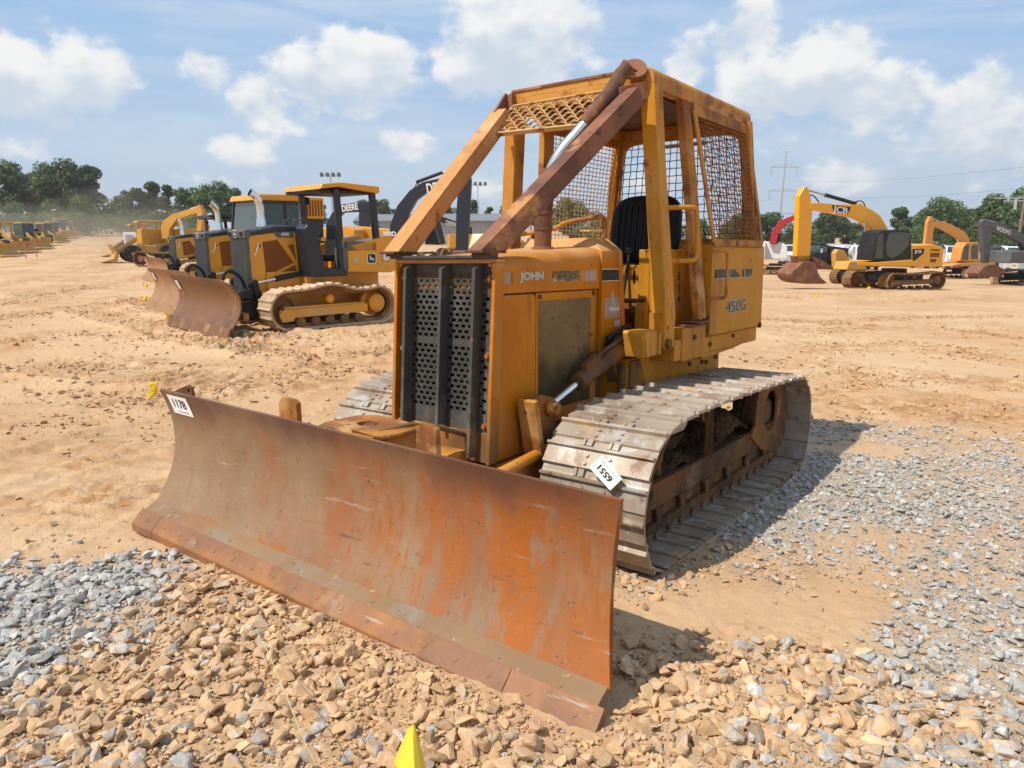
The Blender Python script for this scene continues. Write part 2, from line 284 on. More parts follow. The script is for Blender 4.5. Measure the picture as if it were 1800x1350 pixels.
M('wood_pole',(.22,.18,.14),.85,0,[((.14,.11,.09),6,.5,.7,(1,1,.1))],None)
M('galv',(.42,.44,.46),.5,.3,(),None)
M('cable',(.05,.05,.055),.6,0,(),None)
M('stake_red',(.65,.12,.07),.6,0,(),None)
M('barrel_orange',(.75,.16,.03),.5,0,(),None)
M('cream',(.72,.60,.40),.6,0,[((.5,.38,.22),2,.5,.75)],None)
M('bark',(.09,.07,.05),.9,0,[((.15,.12,.09),6,.5,.7)],None)
M('dry_grass',(.55,.5,.25),.8,0,(),None)
m_=M('guard_rail',(.5,.48,.45),.5,.2,(),None)
# ---------------------------------------------------------------- the old bulldozer (its own frame: x forward, y to its left, z up)
DM=Matrix(((-0.60958663,0.79271729,-0.00185394,0.57759151),(-0.79214837,-0.60905706,0.03937577,4.96113067),(0.0300847,0.02547153,0.99922275,-0.1956076),(0,0,0,1)))
dz=empty('bulldozer',(0,0,0)); dz.matrix_world=DM
tag(dz,'old faded yellow crawler bulldozer with rusty blade and wire mesh cab, nearest of all','bulldozer')
def part(b,name,mat,bevel=.005,parent=None): return b.build(name,MATS[mat],parent or dz,bevel)
def plate_hole(b,poly,c,r,ax,a0,a1,n=20):
    """flat plate with a round hole: poly and hole in the plane normal to axis ax"""
    def hit(an):
        d=(math.cos(an),math.sin(an)); best=9
        for i in range(len(poly)):
            p,q=poly[i],poly[(i+1)%len(poly)]; ex,ey=q[0]-p[0],q[1]-p[1]; den=d[0]*ey-d[1]*ex
            if abs(den)<1e-9: continue
            t=((p[0]-c[0])*ey-(p[1]-c[1])*ex)/den; s_=((p[0]-c[0])*d[1]-(p[1]-c[1])*d[0])/den
            if t>1e-6 and -1e-6<=s_<=1+1e-6: best=min(best,t)
        return (c[0]+d[0]*best,c[1]+d[1]*best)
    ang=sorted([2*math.pi*k/n for k in range(n)]+[math.atan2(p[1]-c[1],p[0]-c[0])%(2*math.pi) for p in poly])
    out=[hit(a) for a in ang]; inn=[(c[0]+r*math.cos(a),c[1]+r*math.sin(a)) for a in ang]; m=len(ang); V=[]
    for t in(a0,a1):
        for p in out+inn: q=list(p); q.insert(ax,t); V.append(q)
    F=[]
    for i in range(m):
        j=(i+1)%m; F+=[(i,j,m+j,m+i),(2*m+i,3*m+i,3*m+j,2*m+j),(i,2*m+i,2*m+j,j),(m+i,m+j,3*m+j,3*m+i)]
    return b.add(V,F)
# ---- blade
def bl(x,y,z): return (x-.0218*y,y,z-.0254*y)
def blade_prof(t): return 2.307+.068*t-.29*t*(1-t),.767-.652*t,1.482-.056*4*t*(1-t)+.012*t
b=MB(); T=[k/18 for k in range(19)]; rings=[]
for s in [k/24*2-1 for k in range(25)]:
    fr=[blade_prof(t) for t in T]; ring=[(x,s*w,z) for x,z,w in fr]+[(x-.022,s*w,z-(.0 if 0<k<18 else 0)) for k,(x,z,w) in reversed(list(enumerate(fr)))]
    rings.append([bl(*p) for p in ring])
b.loft(rings); b.s=[True]*len(b.s)
me_bl=part(b,'blade','blade_face',0); me_bl.data.shade_auto_smooth() if hasattr(me_bl.data,'shade_auto_smooth') else None
md=me_bl.modifiers.new('edge','EDGE_SPLIT'); md.split_angle=rad(40)
b=MB()
def bprism(b,prof,y0,y1,n=1):
    rs=[[bl(x,y0+(y1-y0)*k/n,z) for x,z in prof] for k in range(n+1)]; b.loft(rs)
bprism(b,[(2.374,.120),(2.355,.11),(2.41,.04),(2.452,.065),(2.444,.084),(2.41,.104)],-1.487,1.487)
for k in range(16): # bits of weld and gravel caught on the ledge
    y=random.uniform(-1.35,1.4); q=random.uniform(.0025,.005); f_=random.uniform(.35,.95); b.rev(bl(2.374+.070*f_,y,.122-.036*f_),(random.uniform(-.4,.4),1,0),[(.001,-2*q),(q,-q),(q*1.2,q),(.001,3*q)],6)
part(b,'ledge','edge_ledge',.002,me_bl)
edge=[(2.442,.088),(2.512,.015),(2.510,-.032),(2.49,-.03),(2.42,.064)]
for nm_,y0,y1 in(('cutting_edge',-1.298,1.128),('end_bit',-1.513,-1.302),('end_bit',1.132,1.513)):
    b=MB(); bprism(b,edge,y0,y1); n=max(1,int((y1-y0)/.16))
    for k in range(n):
        y=y0+(y1-y0)*(k+.5)/n; c=bl(2.477,y,.0518); b.cyl(c,(c[0]+.0006,c[1],c[2]+.0007),.015,n=12)
    part(b,nm_,'blade_edge_steel',.004,me_bl)
b=MB() # stiffening on the back
for z,h,x in((.66,.10,2.225),(.14,.08,2.30)): bprism(b,[(x-.09,z-h/2),(x,z-h/2),(x,z+h/2),(x-.09,z+h/2)],-1.40,1.40)
for y in(-1.2,-.7,0,.7,1.2):
    b.loft([[bl(x,y+d,z) for x,z in((2.255,.70),(2.13,.5),(2.15,.2),(2.33,.11),(2.235,.3),(2.215,.42),(2.23,.6))] for d in(-.012,.012)])
part(b,'blade_rib','rusty_yellow',.003,me_bl)
b=MB(); plate_hole(b,[(-1.478,.66),(-1.478,.782),(-1.40,.81),(-1.325,.832),(-1.295,.822),(-1.283,.79),(-1.28,.66)],(-1.318,.800),.014,0,2.235,2.253)
part(b,'lifting_eye','rust_dark',.002,me_bl)
for y0,y1 in((-.60,-.44),(.40,.53)):
    b=MB(); b.prism([(y0,.60),(y1,.60),(y1-.005,.815),(y1-.03,.83),(y0+.03,.835),(y0+.005,.80)],0,2.13,2.16); part(b,'blade_lug','rusty_yellow',.004,me_bl)
b=MB(); plate_hole(b,[(1.86,-.16),(1.93,-.25),(2.13,-.255),(2.20,-.22),(2.21,.18),(2.14,.215),(1.90,.215)],(2.02,-.06),.055,2,.722,.742,24); part(b,'pivot_cover','rusty_yellow',.006)
b=MB(); b.cyl((2.02,-.06,.5),(2.02,-.06,.715),.075,n=20); b.cyl((2.02,-.06,.715),(2.02,-.06,.735),.03,n=10); part(b,'pivot_pin','rust_dark',.003)
b=MB(); b.bar((2.05,-.24,.70),(1.78,-.42,.66),.05,.05); b.tube([(2.1,.1,.735),(1.95,.16,.75),(1.75,.14,.70),(1.5,.2,.6)],.014,8); part(b,'hydraulic_pipe','under_dirty',.002)
b=MB(); b.box(1.92,2.18,-.2,.17,.5,.712); b.box(1.55,2.0,-.2,.2,.3,.55)
for s in(-1,1): b.bar((2.1,s*.22,.34),(.9,s*.44,.42),.12,.2); b.bar((.9,s*.44,.42),(.2,s*.47,.40),.1,.18)
part(b,'push_frame','rusty_yellow',.006)
b=MB(); b.prism([(.03,.755),(.19,.745),(.17,.70),(.05,.71)],0,2.2,2.205); part(b,'access_opening','vent_brown',0)
for s in(-1,1):
    b=MB(); b.tube([(2.0,s*.36,.43),(1.6,s*.45,.485),(1.22,s*.47,.535)],.029,14); part(b,'angle_cylinder','faded_yellow',0)
b=MB(); b.grid(lambda i,j:tuple(np.array(bl(*((lambda x,z,w:(x,0,z))(*blade_prof(.03+.165*j))) ))+np.array((.0035-.0218*0+.0218*(1.415-.2*i-.03*j),-1.415+.2*i+.03*j,.0254*(1.415-.2*i-.03*j)))),4,6)
pst=part(b,'lot_sticker','paper',0)
def blade_text(s,i,j,h,mat,w):
    x0,z0,_=blade_prof(.03+.165*j); x1,z1,_=blade_prof(.03+.165*(j-.1)); y=-1.415+.2*i+.03*j; ph=[]
    o=(x0+.0055-.0218*y,y,z0-.0254*y); text(s,o,(-.0218,1,-.0254),(x1-x0,-.002,z1-z0),h,mat,pst,'lettering',.0008,.0,w)
blade_text('1178',.50,.42,.052,MATS['ink'],.125); blade_text('lot number',.55,.83,.008,MATS['ink_soft'],.11)
# ---- radiator shell, grille
xf=lambda z:1.538+.0662*(1.5105-z)
def sbox(b,y0,y1,z0,z1,d0,d1):
    V=[(xf(z)-d,y,z) for d in(d0,d1) for y in(y0,y1) for z in(z0,z1)]
    b.add(V,[(0,1,3,2),(4,6,7,5),(0,4,5,1),(2,3,7,6),(0,2,6,4),(1,5,7,3)])
b=MB(); sbox(b,-.358,-.334,.50,1.515,0,.075); sbox(b,.334,.358,.50,1.515,0,.075); sbox(b,-.334,.334,1.513,1.536,0,.075); sbox(b,-.334,.334,.50,.655,.022,.07); sbox(b,-.358,-.334,1.515,1.533,.004,.075); sbox(b,.334,.358,1.515,1.533,.004,.075)
for s in(-1,1): sbox(b,s*.334,s*.325,1.47,1.513,.004,.06); sbox(b,s*.325,s*.305,1.495,1.513,.004,.06)
shell=part(b,'radiator_shell','hood_yellow',.006)
b=MB(); b.box(1.49,1.582,-.345,.335,1.5375,1.553); part(b,'top_bar','grille_grey',.003)
b=MB(); sbox(b,-.33,.33,.63,1.51,.062,.2); part(b,'radiator_core','black_core',0)
gr=MB()
def obround(b,cy,cz,py,pz,hw,hh,d,n=5):
    X=lambda z:xf(z)-d; hole=[]
    for s,a0 in((1,-90),(-1,90)):
        for k in range(n+1):
            a=rad(a0+180*k/n); hole.append((cy+s*(hw-hh)+hh*math.cos(a),cz+hh*math.sin(a)))
    m=len(hole); out=[]
    for y,z in hole:
        dy_,dz_=(y-cy)/(hw),(z-cz)/(hh); mm=max(abs(dy_),abs(dz_)); out.append((cy+dy_/mm*py/2,cz+dz_/mm*pz/2))
    V=[(X(z),y,z) for y,z in out+hole]+[(X(z)-.004,y,z) for y,z in hole]
    F=[(i,(i+1)%m,m+(i+1)%m,m+i) for i in range(m)]+[(m+i,m+(i+1)%m,2*m+(i+1)%m,2*m+i) for i in range(m)]
    # corner fill
    b.add(V,F)
    for sy in(-1,1):
        for sz in(-1,1):
            c=(cy+sy*py/2,cz+sz*pz/2); idx=[i for i in range(m) if (out[i][0]-cy)*sy>0 and (out[i][1]-cz)*sz>0]
            e=[(X(c[1]),c[0],c[1])]; ii=max(idx,key=lambda i:abs(out[i][1]-cz)*1-abs(out[i][0]-cy)); jj=max(idx,key=lambda i:abs(out[i][0]-cy)-abs(out[i][1]-cz))
            b.add(e+[(X(out[k][1]),*out[k]) for k in(ii,jj)],[(0,1,2)])
GP=.0444; GZ=.0288; r_=0; z=1.452
while z>.735:
    if abs(z-1.10)<.016: sbox(gr,-.317,.317,z-GZ/2,z+GZ/2,.03,.034)
    else:
        off=GP/2 if r_%2 else 0; y=-.29+off; ys=[]
        while y<.296: ys.append(y); y+=GP
        for y in ys: obround(gr,y,z,GP,GZ,.0160,.0088,.03)
        sbox(gr,-.317,ys[0]-GP/2,z-GZ/2,z+GZ/2,.03,.034); 
        if ys[-1]+GP/2<.317: sbox(gr,ys[-1]+GP/2,.317,z-GZ/2,z+GZ/2,.03,.034)
    r_+=1; z-=GZ
sbox(gr,-.317,.317,1.452+GZ/2,1.511,.03,.034); sbox(gr,-.317,.004,.655,z+GZ/2,.03,.034); sbox(gr,.012,.317,.625,z+GZ/2,.03,.034)
grille=part(gr,'grille','grille_grey',0)
for y,z0 in((-.235,.53),(.025,.675),(.25,.53)):
    b=MB(); V=[(xf(zz)+d,yy,zz+(.02 if d<0 else 0)*(zz>1)) for d in(-.028,.042) for yy in(y-.0105,y+.0105) for zz in(z0,1.488)]
    b.add(V,[(0,1,3,2),(4,6,7,5),(0,4,5,1),(2,3,7,6),(0,2,6,4),(1,5,7,3)]); part(b,'grille_bar','grille_grey',.002,grille)
for y,zz in((-.303,1.435),(.303,1.435),(-.303,1.05),(.303,1.05),(-.298,.70),(.298,.69)):
    b=MB(); b.cyl((xf(zz)-.03,y,zz),(xf(zz)-.014,y,zz),.013,n=6); b.cyl((xf(zz)-.03,y,zz),(xf(zz)-.027,y,zz),.02,n=12); part(b,'bolt','rusty_yellow',0,grille)
# ---- hood
def hood_ring(x,zt,hw=.350,r=.07,z0=1.362):
    P=[(x,-hw,z0)]
    for s in(-1,1):
        for k in range(7):
            a=math.pi/2*k/6 if s<0 else math.pi/2*(1-k/6)
            P.append((x,s*(hw-r+r*math.cos(a)),zt-r+r*math.sin(a)+(.012*(1-((hw-r+r*math.cos(a))/hw)**2))))
    P.insert(8,(x,0,zt+.014)); P.append((x,hw,z0)); return P
b=MB(); b.loft([hood_ring(x,1.535+.068*((1.488-x)/.955)) for x in(1.488,1.485,1.2,.9,.6,.535,.532)]); b.s=[True]*len(b.s)
hood=part(b,'hood','hood_yellow',0); hood.modifiers.new('e','EDGE_SPLIT').split_angle=rad(38)
for s in(-1,1):
    y0,y1=sorted((s*.29,s*.349))
    b=MB(); b.prism([(1.494,.50),(1.552,.50),(1.488,1.354),(1.215,1.354),(1.192,1.34),(1.187,1.31),(1.187,.50)],1,y0,y1); part(b,'front_side_panel','hood_yellow',.006)
    y0,y1=sorted((s*.29,s*.346)); b=MB(); b.box(.553,1.179,y0,y1,.62,1.356); sp=part(b,'engine_side_panel','hood_yellow',.005)
    b=MB(); y0,y1=sorted((s*.345,s*.3495)); b.box(.625,1.160,y0,y1,.70,1.312); part(b,'side_grille','radiator_screen',.001,sp)
    for x,z in((1.15,1.335),(.595,1.338),(.60,.98),(.612,1.09)): b=MB(); b.cyl((x,s*.34,z),(x,s*.352,z),.014 if z>1.3 else .008,n=14); part(b,'latch','rust_dark',0,sp)
b=MB(); b.box(-.3,1.25,-.3,.3,.36,.9); b.box(1.2,1.5,-.28,.28,.42,.6); part(b,'engine_block','under_dirty',.01)
# ---- cowl
def cowl_ring(x,xr,zc): return [(x-(.08*(zc-z)/.6 if xr else 0),y,z) for y,z in((-.362,.93),(-.362,1.585),(-.25,zc),(.25,zc),(.362,1.585),(.362,.93))]
b=MB(); b.loft([cowl_ring(.527,0,1.613),cowl_ring(.44,0,1.668),cowl_ring(.345,1,1.668)]); cowl=part(b,'cowl','hood_yellow',.006)
b=MB(); b.loft([[(x-.075*(1.66-z)/.6,y,z) for y,z in((.366,.95),(.366,1.588),(.256,1.672),(.246,1.662),(.355,1.58),(.355,.95))] for x in(.30,.352)]); part(b,'cowl_flange','hood_yellow',.003,cowl)
b=MB(); b.box(.21,.30,-.33,.33,1.05,1.60); b.bar((.20,-.3,1.45),(.20,.3,1.45),.08,.18); part(b,'dashboard','black_part',.02)
# decals on hood and cowl
b=MB(); hy=.3535; b.box(1.415,1.483,.349,hy,1.408,1.470); 
for x in(1.405,1.397,1.390): b.box(x-.0025,x+.001,.349,hy,1.412,1.466)
part(b,'worn_decal','decal_worn',0,hood)
text('JOHN',(1.228,hy-.002,1.440),(-1,0,.004),(0,0,1),.056,MATS['decal_silver'],hood,'lettering',.0015,.05,.215)
text('DEERE',(.90,hy-.002,1.4425),(-1,0,.004),(0,0,1),.056,MATS['decal_green'],hood,'lettering',.0015,.05,.27)
b=MB()
for k,x in enumerate((.735,.715,.692,.675,.655,.635,.612,.588)): b.box(x-.002-.0012*k,x+.002+.0008*k,.349,hy-.001,1.409,1.470)
part(b,'stripe','decal_silver',0,hood)
b=MB(); b.box(.285,.522,.36,.3655,1.408,1.474); part(b,'stripe','decal_black',0,cowl)
b=MB()
for z in(1.4045,1.4745): b.box(.285,.522,.36,.3657,z,z+.003)
part(b,'stripe_edge','paper',0,cowl)
b=MB(); b.box(.30,.485,.36,.3635,1.175,1.30); deal=part(b,'dealer_decal','decal_worn',0,cowl)
b=MB()
for k in range(7): b.add([(.405-.006*k+.03*math.cos(a)*(.6+.06*k),.3645,1.335-.017*k+.010*math.sin(a)) for a in[2*math.pi*i/12 for i in range(12)]],[tuple(range(12))])
P_=[(.475,1.20),(.475,1.265),(.448,1.30),(.415,1.265)]
for p,q in zip(P_,P_[1:]): b.bar((p[0],.364,p[1]),(q[0],.364,q[1]),.004,.002,(0,1,0))
part(b,'emblem','decal_silver',0,deal); text('Warren',(.37,.364,1.232),(-1,0,0),(0,0,1),.03,MATS['paper'],deal,'lettering',.001,.01,.12)
b=MB(); b.box(.295,.365,.36,.3635,1.118,1.158); part(b,'data_plate','decal_worn',0,cowl)
# ---- exhaust
b=MB(); b.rev((.768,.095,1.560),(0,0,1),[(.075,0),(.078,.02),(.064,.045),(.06,.05)],20); b.cyl((.768,.095,1.60),(.765,.097,1.80),.052,n=20)
for z in(1.705,1.795): b.cyl((.766,.097,z),(.766,.097,z+.025),.057,n=20)
ex=part(b,'exhaust_stack','pipe_rust',0)
pp=catmull([(.765,.097,1.80),(.755,.105,1.90),(.745,.135,2.035),(.718,.19,2.145),(.660,.255,2.245),(.60,.30,2.33)],10)
def ribbed(b,P,r,a,nsub=4):
    Q,L=resample(P,int(len(P)*nsub),False); b.tube(Q,[r+(a if k%2 else -a) for k in range(len(Q))],16)
b=MB(); ribbed(b,pp[:22],.050,.0025); part(b,'ribbed_pipe','pipe_rust',0,ex)
b=MB(); ribbed(b,pp[21:],.038,.002); part(b,'flexible_pipe','bright_flex',0,ex)
up=catmull([(.625,.285,2.30),(.55,.325,2.40),(.455,.365,2.51),(.395,.385,2.60),(.36,.42,2.645)],6)
b=MB(); b.tube(up,[.044]*(len(up)-4)+[.046,.05,.055,.055],18); part(b,'upper_pipe','pipe_rust',0,ex)
b=MB(); c=Vector((.355,.45,2.632)); n_=Vector((.80,.42,.42)).normalized(); u_=Vector((0,0,1)).cross(n_).normalized(); w_=n_.cross(u_)
pr=[c+u_*(.078*math.cos(a))+w_*(.074*math.sin(a)*(1 if math.sin(a)>0 else .72)) for a in[2*math.pi*k/28 for k in range(28)]]
b.loft([[p-n_*.022 for p in pr],pr]); part(b,'rain_cap','brown_beam',.004,ex)
b=MB(); q=c+n_*.001-w_*.012; b.bar(q-u_*.012,q+u_*.018,.006,.012,n_); b.bar(q-w_*.0+u_*0,q+w_*.02,.006,.008,n_); part(b,'cap_slot','black_core',0,ex)
# ---- cab canopy
def roof_ring(x,g=0.):
    P=[]
    for s in(-1,1):
        for k in range(6):
            a=math.pi/2*k/5 if s<0 else math.pi/2*(1-k/5)
            P.append((x,s*(.555-.06-g+.06*math.cos(a)),2.652-.06+.06*math.sin(a)-g))
    return [(x,-.555+g,2.53)]+P+[(x,.555-g,2.53),(x,.49,2.53),(x,.49,2.60),(x,-.49,2.60),(x,-.49,2.53)]
b=MB(); b.loft([roof_ring(x,g) for x,g in((-1.318,.012),(-1.305,0),(-.6,0),(.27,0),(.288,.004))]); roof=part(b,'cab_roof','faded_yellow',0)
for p in roof.data.polygons: p.use_smooth=True
roof.modifiers.new('e','EDGE_SPLIT').split_angle=rad(32)
for x0,x1,z in((.26,.2875,2.64),(-1.30,-1.24,2.61)): b=MB(); b.box(x0,x1,-.49,.49,2.52,z); part(b,'roof_header','faded_yellow',.004)
b=MB(); b.box(.285,.297,-.50,.46,2.638,2.656); b.box(.2875,.33,-.515,-.47,2.50,2.625); part(b,'roof_front_edge','brown_beam',.003)
b=MB(); b.box(-1.25,.25,-.48,.48,2.592,2.598); b.box(-.25,.0,-.45,.45,2.53,2.59); part(b,'roof_liner','rust_dark',0)
b=MB(); b.prism([(-.62,2.65),(-.56,2.65),(-.56,2.69),(-.575,2.715),(-.60,2.715)],1,.30,.34); part(b,'roof_lug','rust_dark',.002)
def post(b,pts,wx,wy):
    rs=[]
    for (x,y,z),kx,ky in pts: rs.append([(x+i*wx/2*kx,y+j*wy/2*ky,z) for i,j in((-1,-1),(1,-1),(1,1),(-1,1))])
    b.loft(rs)
for s in(-1,1):
    b=MB(); post(b,[((.20,s*.612,.99),1.25,1.0),((.19,s*.612,1.20),1.25,1),((.205,s*.585,1.55),1.05,1),((.225,s*.54,2.1),.95,1),((.235,s*.505,2.56),.95,1)],.115,.098)
    fp=part(b,'front_post','old_yellow' if s>0 else 'faded_yellow',.008)
    if s>0:
        b=MB(); b.cyl((.235,.655,1.022),(.235,.685,1.022),.030,n=16); part(b,'bolt','rust_dark',.003,fp)
        b=MB(); b.bar((.27,.60,1.0),(.27,.60,1.21),.09,.012,(1,0,0)); part(b,'post_gusset','old_yellow',.003,fp)
    b=MB(); post(b,[((-.275,s*.650,1.145),1,1),((-.235,s*.605,1.7),1,1),((-.165,s*.525,2.54),1,1)],.125,.05); part(b,'middle_post','rusty_yellow' if s>0 else 'faded_yellow',.005)
    b=MB(); post(b,[((-1.265,s*.630,1.60),1,1),((-1.25,s*.545,2.56),1,1)],.08,.07); part(b,'rear_post','faded_yellow',.008)
# sweeps (square tubes from hood corners up to the roof corners), open lower ends
for s,mat in((-1,'rusty_beam'),(1,'brown_beam')):
    a=Vector((1.50,s*.325 if s<0 else .30,1.60)); e=Vector((.40,s*.50,2.475)) if s<0 else Vector((.385,.475,2.475)); d=(e-a).normalized()
    x=d.cross(Vector((0,0,1))).normalized(); y=x.cross(d); hw=.052
    b=MB()
    for i,j,w,h in((0,1,.104,.01),(0,-1,.104,.01),(1,0,.01,.084),(-1,0,.01,.084)):
        c=x*i*.047+y*j*.047; b.bar(a+c,e+c,w,h,y) if False else None
        P0=[a+c+x*p*w/2+y*q*h/2 for p,q in((-1,-1),(1,-1),(1,1),(-1,1))]
        # cut the foot level with the hood
        P0=[p-d*((p.z-1.575)/d.z) if d.z else p for p in P0]; P1=[e+c+x*p*w/2+y*q*h/2 for p,q in((-1,-1),(1,-1),(1,1),(-1,1))]
        b.add(P0+P1,[(3,2,1,0),(4,5,6,7)]+[(k,(k+1)%4,4+(k+1)%4,4+k) for k in range(4)])
    sw=part(b,'sweep_beam',mat,.002)
    f=a-d*((a.z-1.575)/d.z); b=MB(); b.box(f.x-.09,f.x+.10,f.y-.055,f.y+.055,1.563,1.576); b.box(f.x-.03,f.x+.06,f.y-.05,f.y+.05,1.551,1.563); part(b,'beam_foot','rust_dark',.002,sw)
b=MB(); b.bar((.43,-.515,2.46),(.30,-.52,2.60),.10,.02,(0,1,0)); part(b,'beam_bracket','brown_beam',.003)
b=MB(); b.bar((.44,.40,2.47),(.25,.5,2.53),.06,.10); part(b,'beam_bracket','brown_beam',.003)
# crimped wire screens
def crimp(b,c00,c10,c11,c01,nu,nv,r,amp,inside=None,seg=4,sides=5):
    C=[np.array(c) for c in(c00,c10,c11,c01)]; nrm=np.cross(C[1]-C[0],C[3]-C[0]); nrm/=np.linalg.norm(nrm)
    P=lambda u,v:C[0]*(1-u)*(1-v)+C[1]*u*(1-v)+C[2]*u*v+C[3]*(1-u)*v
    for dirn,n,m in((0,nu,nv),(1,nv,nu)):
        for k in range(n+1):
            run=[]; 
            for q in range(m*seg+1):
                t=q/(m*seg); u,v=(k/n,t) if dirn==0 else (t,k/n); ph=math.pi*q/seg+math.pi*(k%2)+(0 if dirn==0 else math.pi)
                ok=inside is None or inside(u,v)
                jit=np.array([random.uniform(-1,1) for _ in range(3)])*amp*.25
                if ok: run.append(P(u,v)+nrm*amp*math.cos(ph)+jit+ (C[1]-C[0])/np.linalg.norm(C[1]-C[0])*amp*.35*math.sin(ph*1.0)*(dirn==0)+ (C[3]-C[0])/np.linalg.norm(C[3]-C[0])*amp*.35*math.sin(ph)*(dirn==1))
                if (not ok or q==m*seg) and len(run)>1: b.tube(run,r,sides); run=[]
                elif not ok: run=[]
def frame_bars(b,C,w,t):
    for i in range(4): b.bar(C[i],C[(i+1)%4],w,t,np.cross(np.array(C[1])-np.array(C[0]),np.array(C[3])-np.array(C[0])))
# visor between the sweeps: hexagonal crimped mesh
V0=[(.318,-.475,2.545),(.318,.255,2.545),(.545,.215,2.315),(.545,-.475,2.335)]
b=MB(); b.bar(V0[3],V0[2],.014,.03,(1,0,1)); b.bar(V0[0],V0[1],.012,.02,(1,0,1)); b.bar(V0[1],V0[2],.014,.03,(0,1,0)); b.bar(V0[0],V0[3],.012,.02,(0,1,0)); vis=part(b,'visor_screen','wire_pale',.002)
b=MB(); C=[np.array(c) for c in V0]; PP=lambda u,v:C[0]*(1-u)*(1-v)+C[1]*u*(1-v)+C[2]*u*v+C[3]*(1-u)*v
NU,NV=15,7; hole_=lambda u,v:False
for j in range(NV+1):
    run=[]
    for q in range(NU*4+1): run.append(PP(q/(NU*4),min(1,max(0,(j+.27*math.sin(math.pi*q/4+math.pi*(j%2))*(0 if j in(0,NV) else 1))/NV)))+np.array([.004,0,.004])*math.cos(math.pi*q/2))
    b.tube(run,.0052,5)
for i in range(NU+1):
    run=[]
    for q in range(NV*4+1): run.append(PP(min(1,max(0,(i+.27*math.sin(math.pi*q/4+math.pi*(i%2)))/NU)),q/(NV*4))+np.array([.004,0,.004])*math.cos(math.pi*q/2+1.5))
    b.tube(run,.0052,5)
part(b,'wire_mesh','wire_pale',0,vis)
for s in(1,-1):
    Cn=[(-.255,s*.565,2.49),(-1.27,s*.553,2.50),(-1.31,s*.690,1.655),(-.375,s*.690,1.645)]
    b=MB(); frame_bars(b,Cn,.012,.05) if False else None
    nr=(0,1,.17)
    b.bar(Cn[0],Cn[1],.018,.085,nr) if False else None
    for p,q,w in((0,1,.075),(1,2,.05),(2,3,.05),(3,0,.05)):
        b.bar(Cn[p],Cn[q],.014,w,np.cross(np.array(Cn[q])-np.array(Cn[p]),np.array((0,1,.16))))
    sc=part(b,'side_screen','rusty_yellow' if s>0 else 'faded_yellow',.003)
    b=MB(); crimp(b,lerp(Cn[0],Cn[2],.03),lerp(Cn[1],Cn[3],.03),lerp(Cn[2],Cn[0],.03),lerp(Cn[3],Cn[1],.03),17,25,.0036,.004); part(b,'wire_mesh','wire_orange' if s>0 else 'wire_pale',0,sc)
# rear wall: plate frame with a rounded opening, dark mesh
def rear_y(z,f): return f*(.575+.08*(2.55-z)/.9)
b=MB(); N=40; out=[]; inn=[]
oz0,oz1=1.62,2.59; iz0,iz1=1.70,2.485
def rr(t): # rounded rectangle param
    a=2*math.pi*t; cx,sx=math.cos(a),math.sin(a); e=.20; return math.copysign(abs(cx)**e,cx),math.copysign(abs(sx)**e,sx)
for k in range(N):
    p,q=rr((k+.5)/N); zi=(iz0+iz1)/2+q*(iz1-iz0)/2; zo=(oz0+oz1)/2+q*(oz1-oz0)/2
    inn.append((zi,p*(rear_y(zi,1)-.085))); out.append((zo,p*(rear_y(zo,1)-.02)))
V=[(x,y,z) for x in(-1.245,-1.285) for z,y in out]+[(x,y,z) for x in(-1.245,-1.285) for z,y in inn]; F=[]
for i in range(N):
    j=(i+1)%N; F+=[(i,j,2*N+j,2*N+i),(N+i,3*N+i,3*N+j,N+j),(2*N+i,2*N+j,3*N+j,3*N+i),(i,N+i,N+j,j)]
b.add(V,F); rw=part(b,'rear_screen','faded_yellow',0)
b=MB(); crimp(b,(-1.292,-.55,2.51),(-1.292,.55,2.51),(-1.292,.62,1.68),(-1.292,-.62,1.68),19,14,.0038,.004); part(b,'wire_mesh','wire_dark',0,rw)
b=MB(); b.box(-1.12,-1.1,-.12,.30,2.40,2.425); b.box(-1.13,-1.1,-.1,.28,2.427,2.432); part(b,'mirror','chrome',.002)
# ---- seat, controls, floor
b=MB()
def cushion(b,cx,cy,cz,lx,ly,lz,e=.45,tilt=0,n=10):
    def f(i,j):
        a=-math.pi/2+math.pi*i; o=2*math.pi*j; g=lambda v:math.copysign(abs(v)**e,v)
        x,y,z=g(math.cos(a))*g(math.cos(o))*lx,g(math.cos(a))*g(math.sin(o))*ly,g(math.sin(a))*lz
        return (cx+x*math.cos(tilt)-z*math.sin(tilt),cy+y,cz+x*math.sin(tilt)+z*math.cos(tilt))
    b.grid(f,n*2,n*3)
seat=empty('seat',(0,0,0)); seat.parent=dz
b=MB(); cushion(b,-.64,.04,1.755,.055,.285,.255,.55,.14); part(b,'backrest','seat_vinyl',0,seat)
b=MB()
for k in range(9): b.tube([(-.585-.14*(z-1.755),.04-.2+.05*k,z) for z in(1.58,1.7,1.84,1.94)],.008,6)
part(b,'backrest_rib','seat_vinyl',0,seat)
b=MB(); cushion(b,-.37,.04,1.435,.26,.27,.075,.4); cushion(b,-.36,.04,1.34,.24,.25,.06,.4); part(b,'seat_cushion','seat_vinyl',0,seat)
b=MB(); b.box(-.6,-.10,-.26,.33,1.06,1.31); part(b,'seat_base','old_yellow',.02,seat)
b=MB(); b.box(-.62,-.05,-.56,-.30,1.08,1.60); part(b,'armrest_box','black_part',.02,seat)
b=MB(); b.box(-1.3,.32,-.62,.62,1.03,1.06); b.box(-.1,-.06,-.3,.33,1.06,1.28); part(b,'floor','rusty_yellow',.004)
b=MB(); b.box(-.66,-.345,-.5,.5,1.06,1.1); b.box(-1.38,-.70,-.6,.6,1.0,1.60); part(b,'rear_tank','old_yellow',.015)
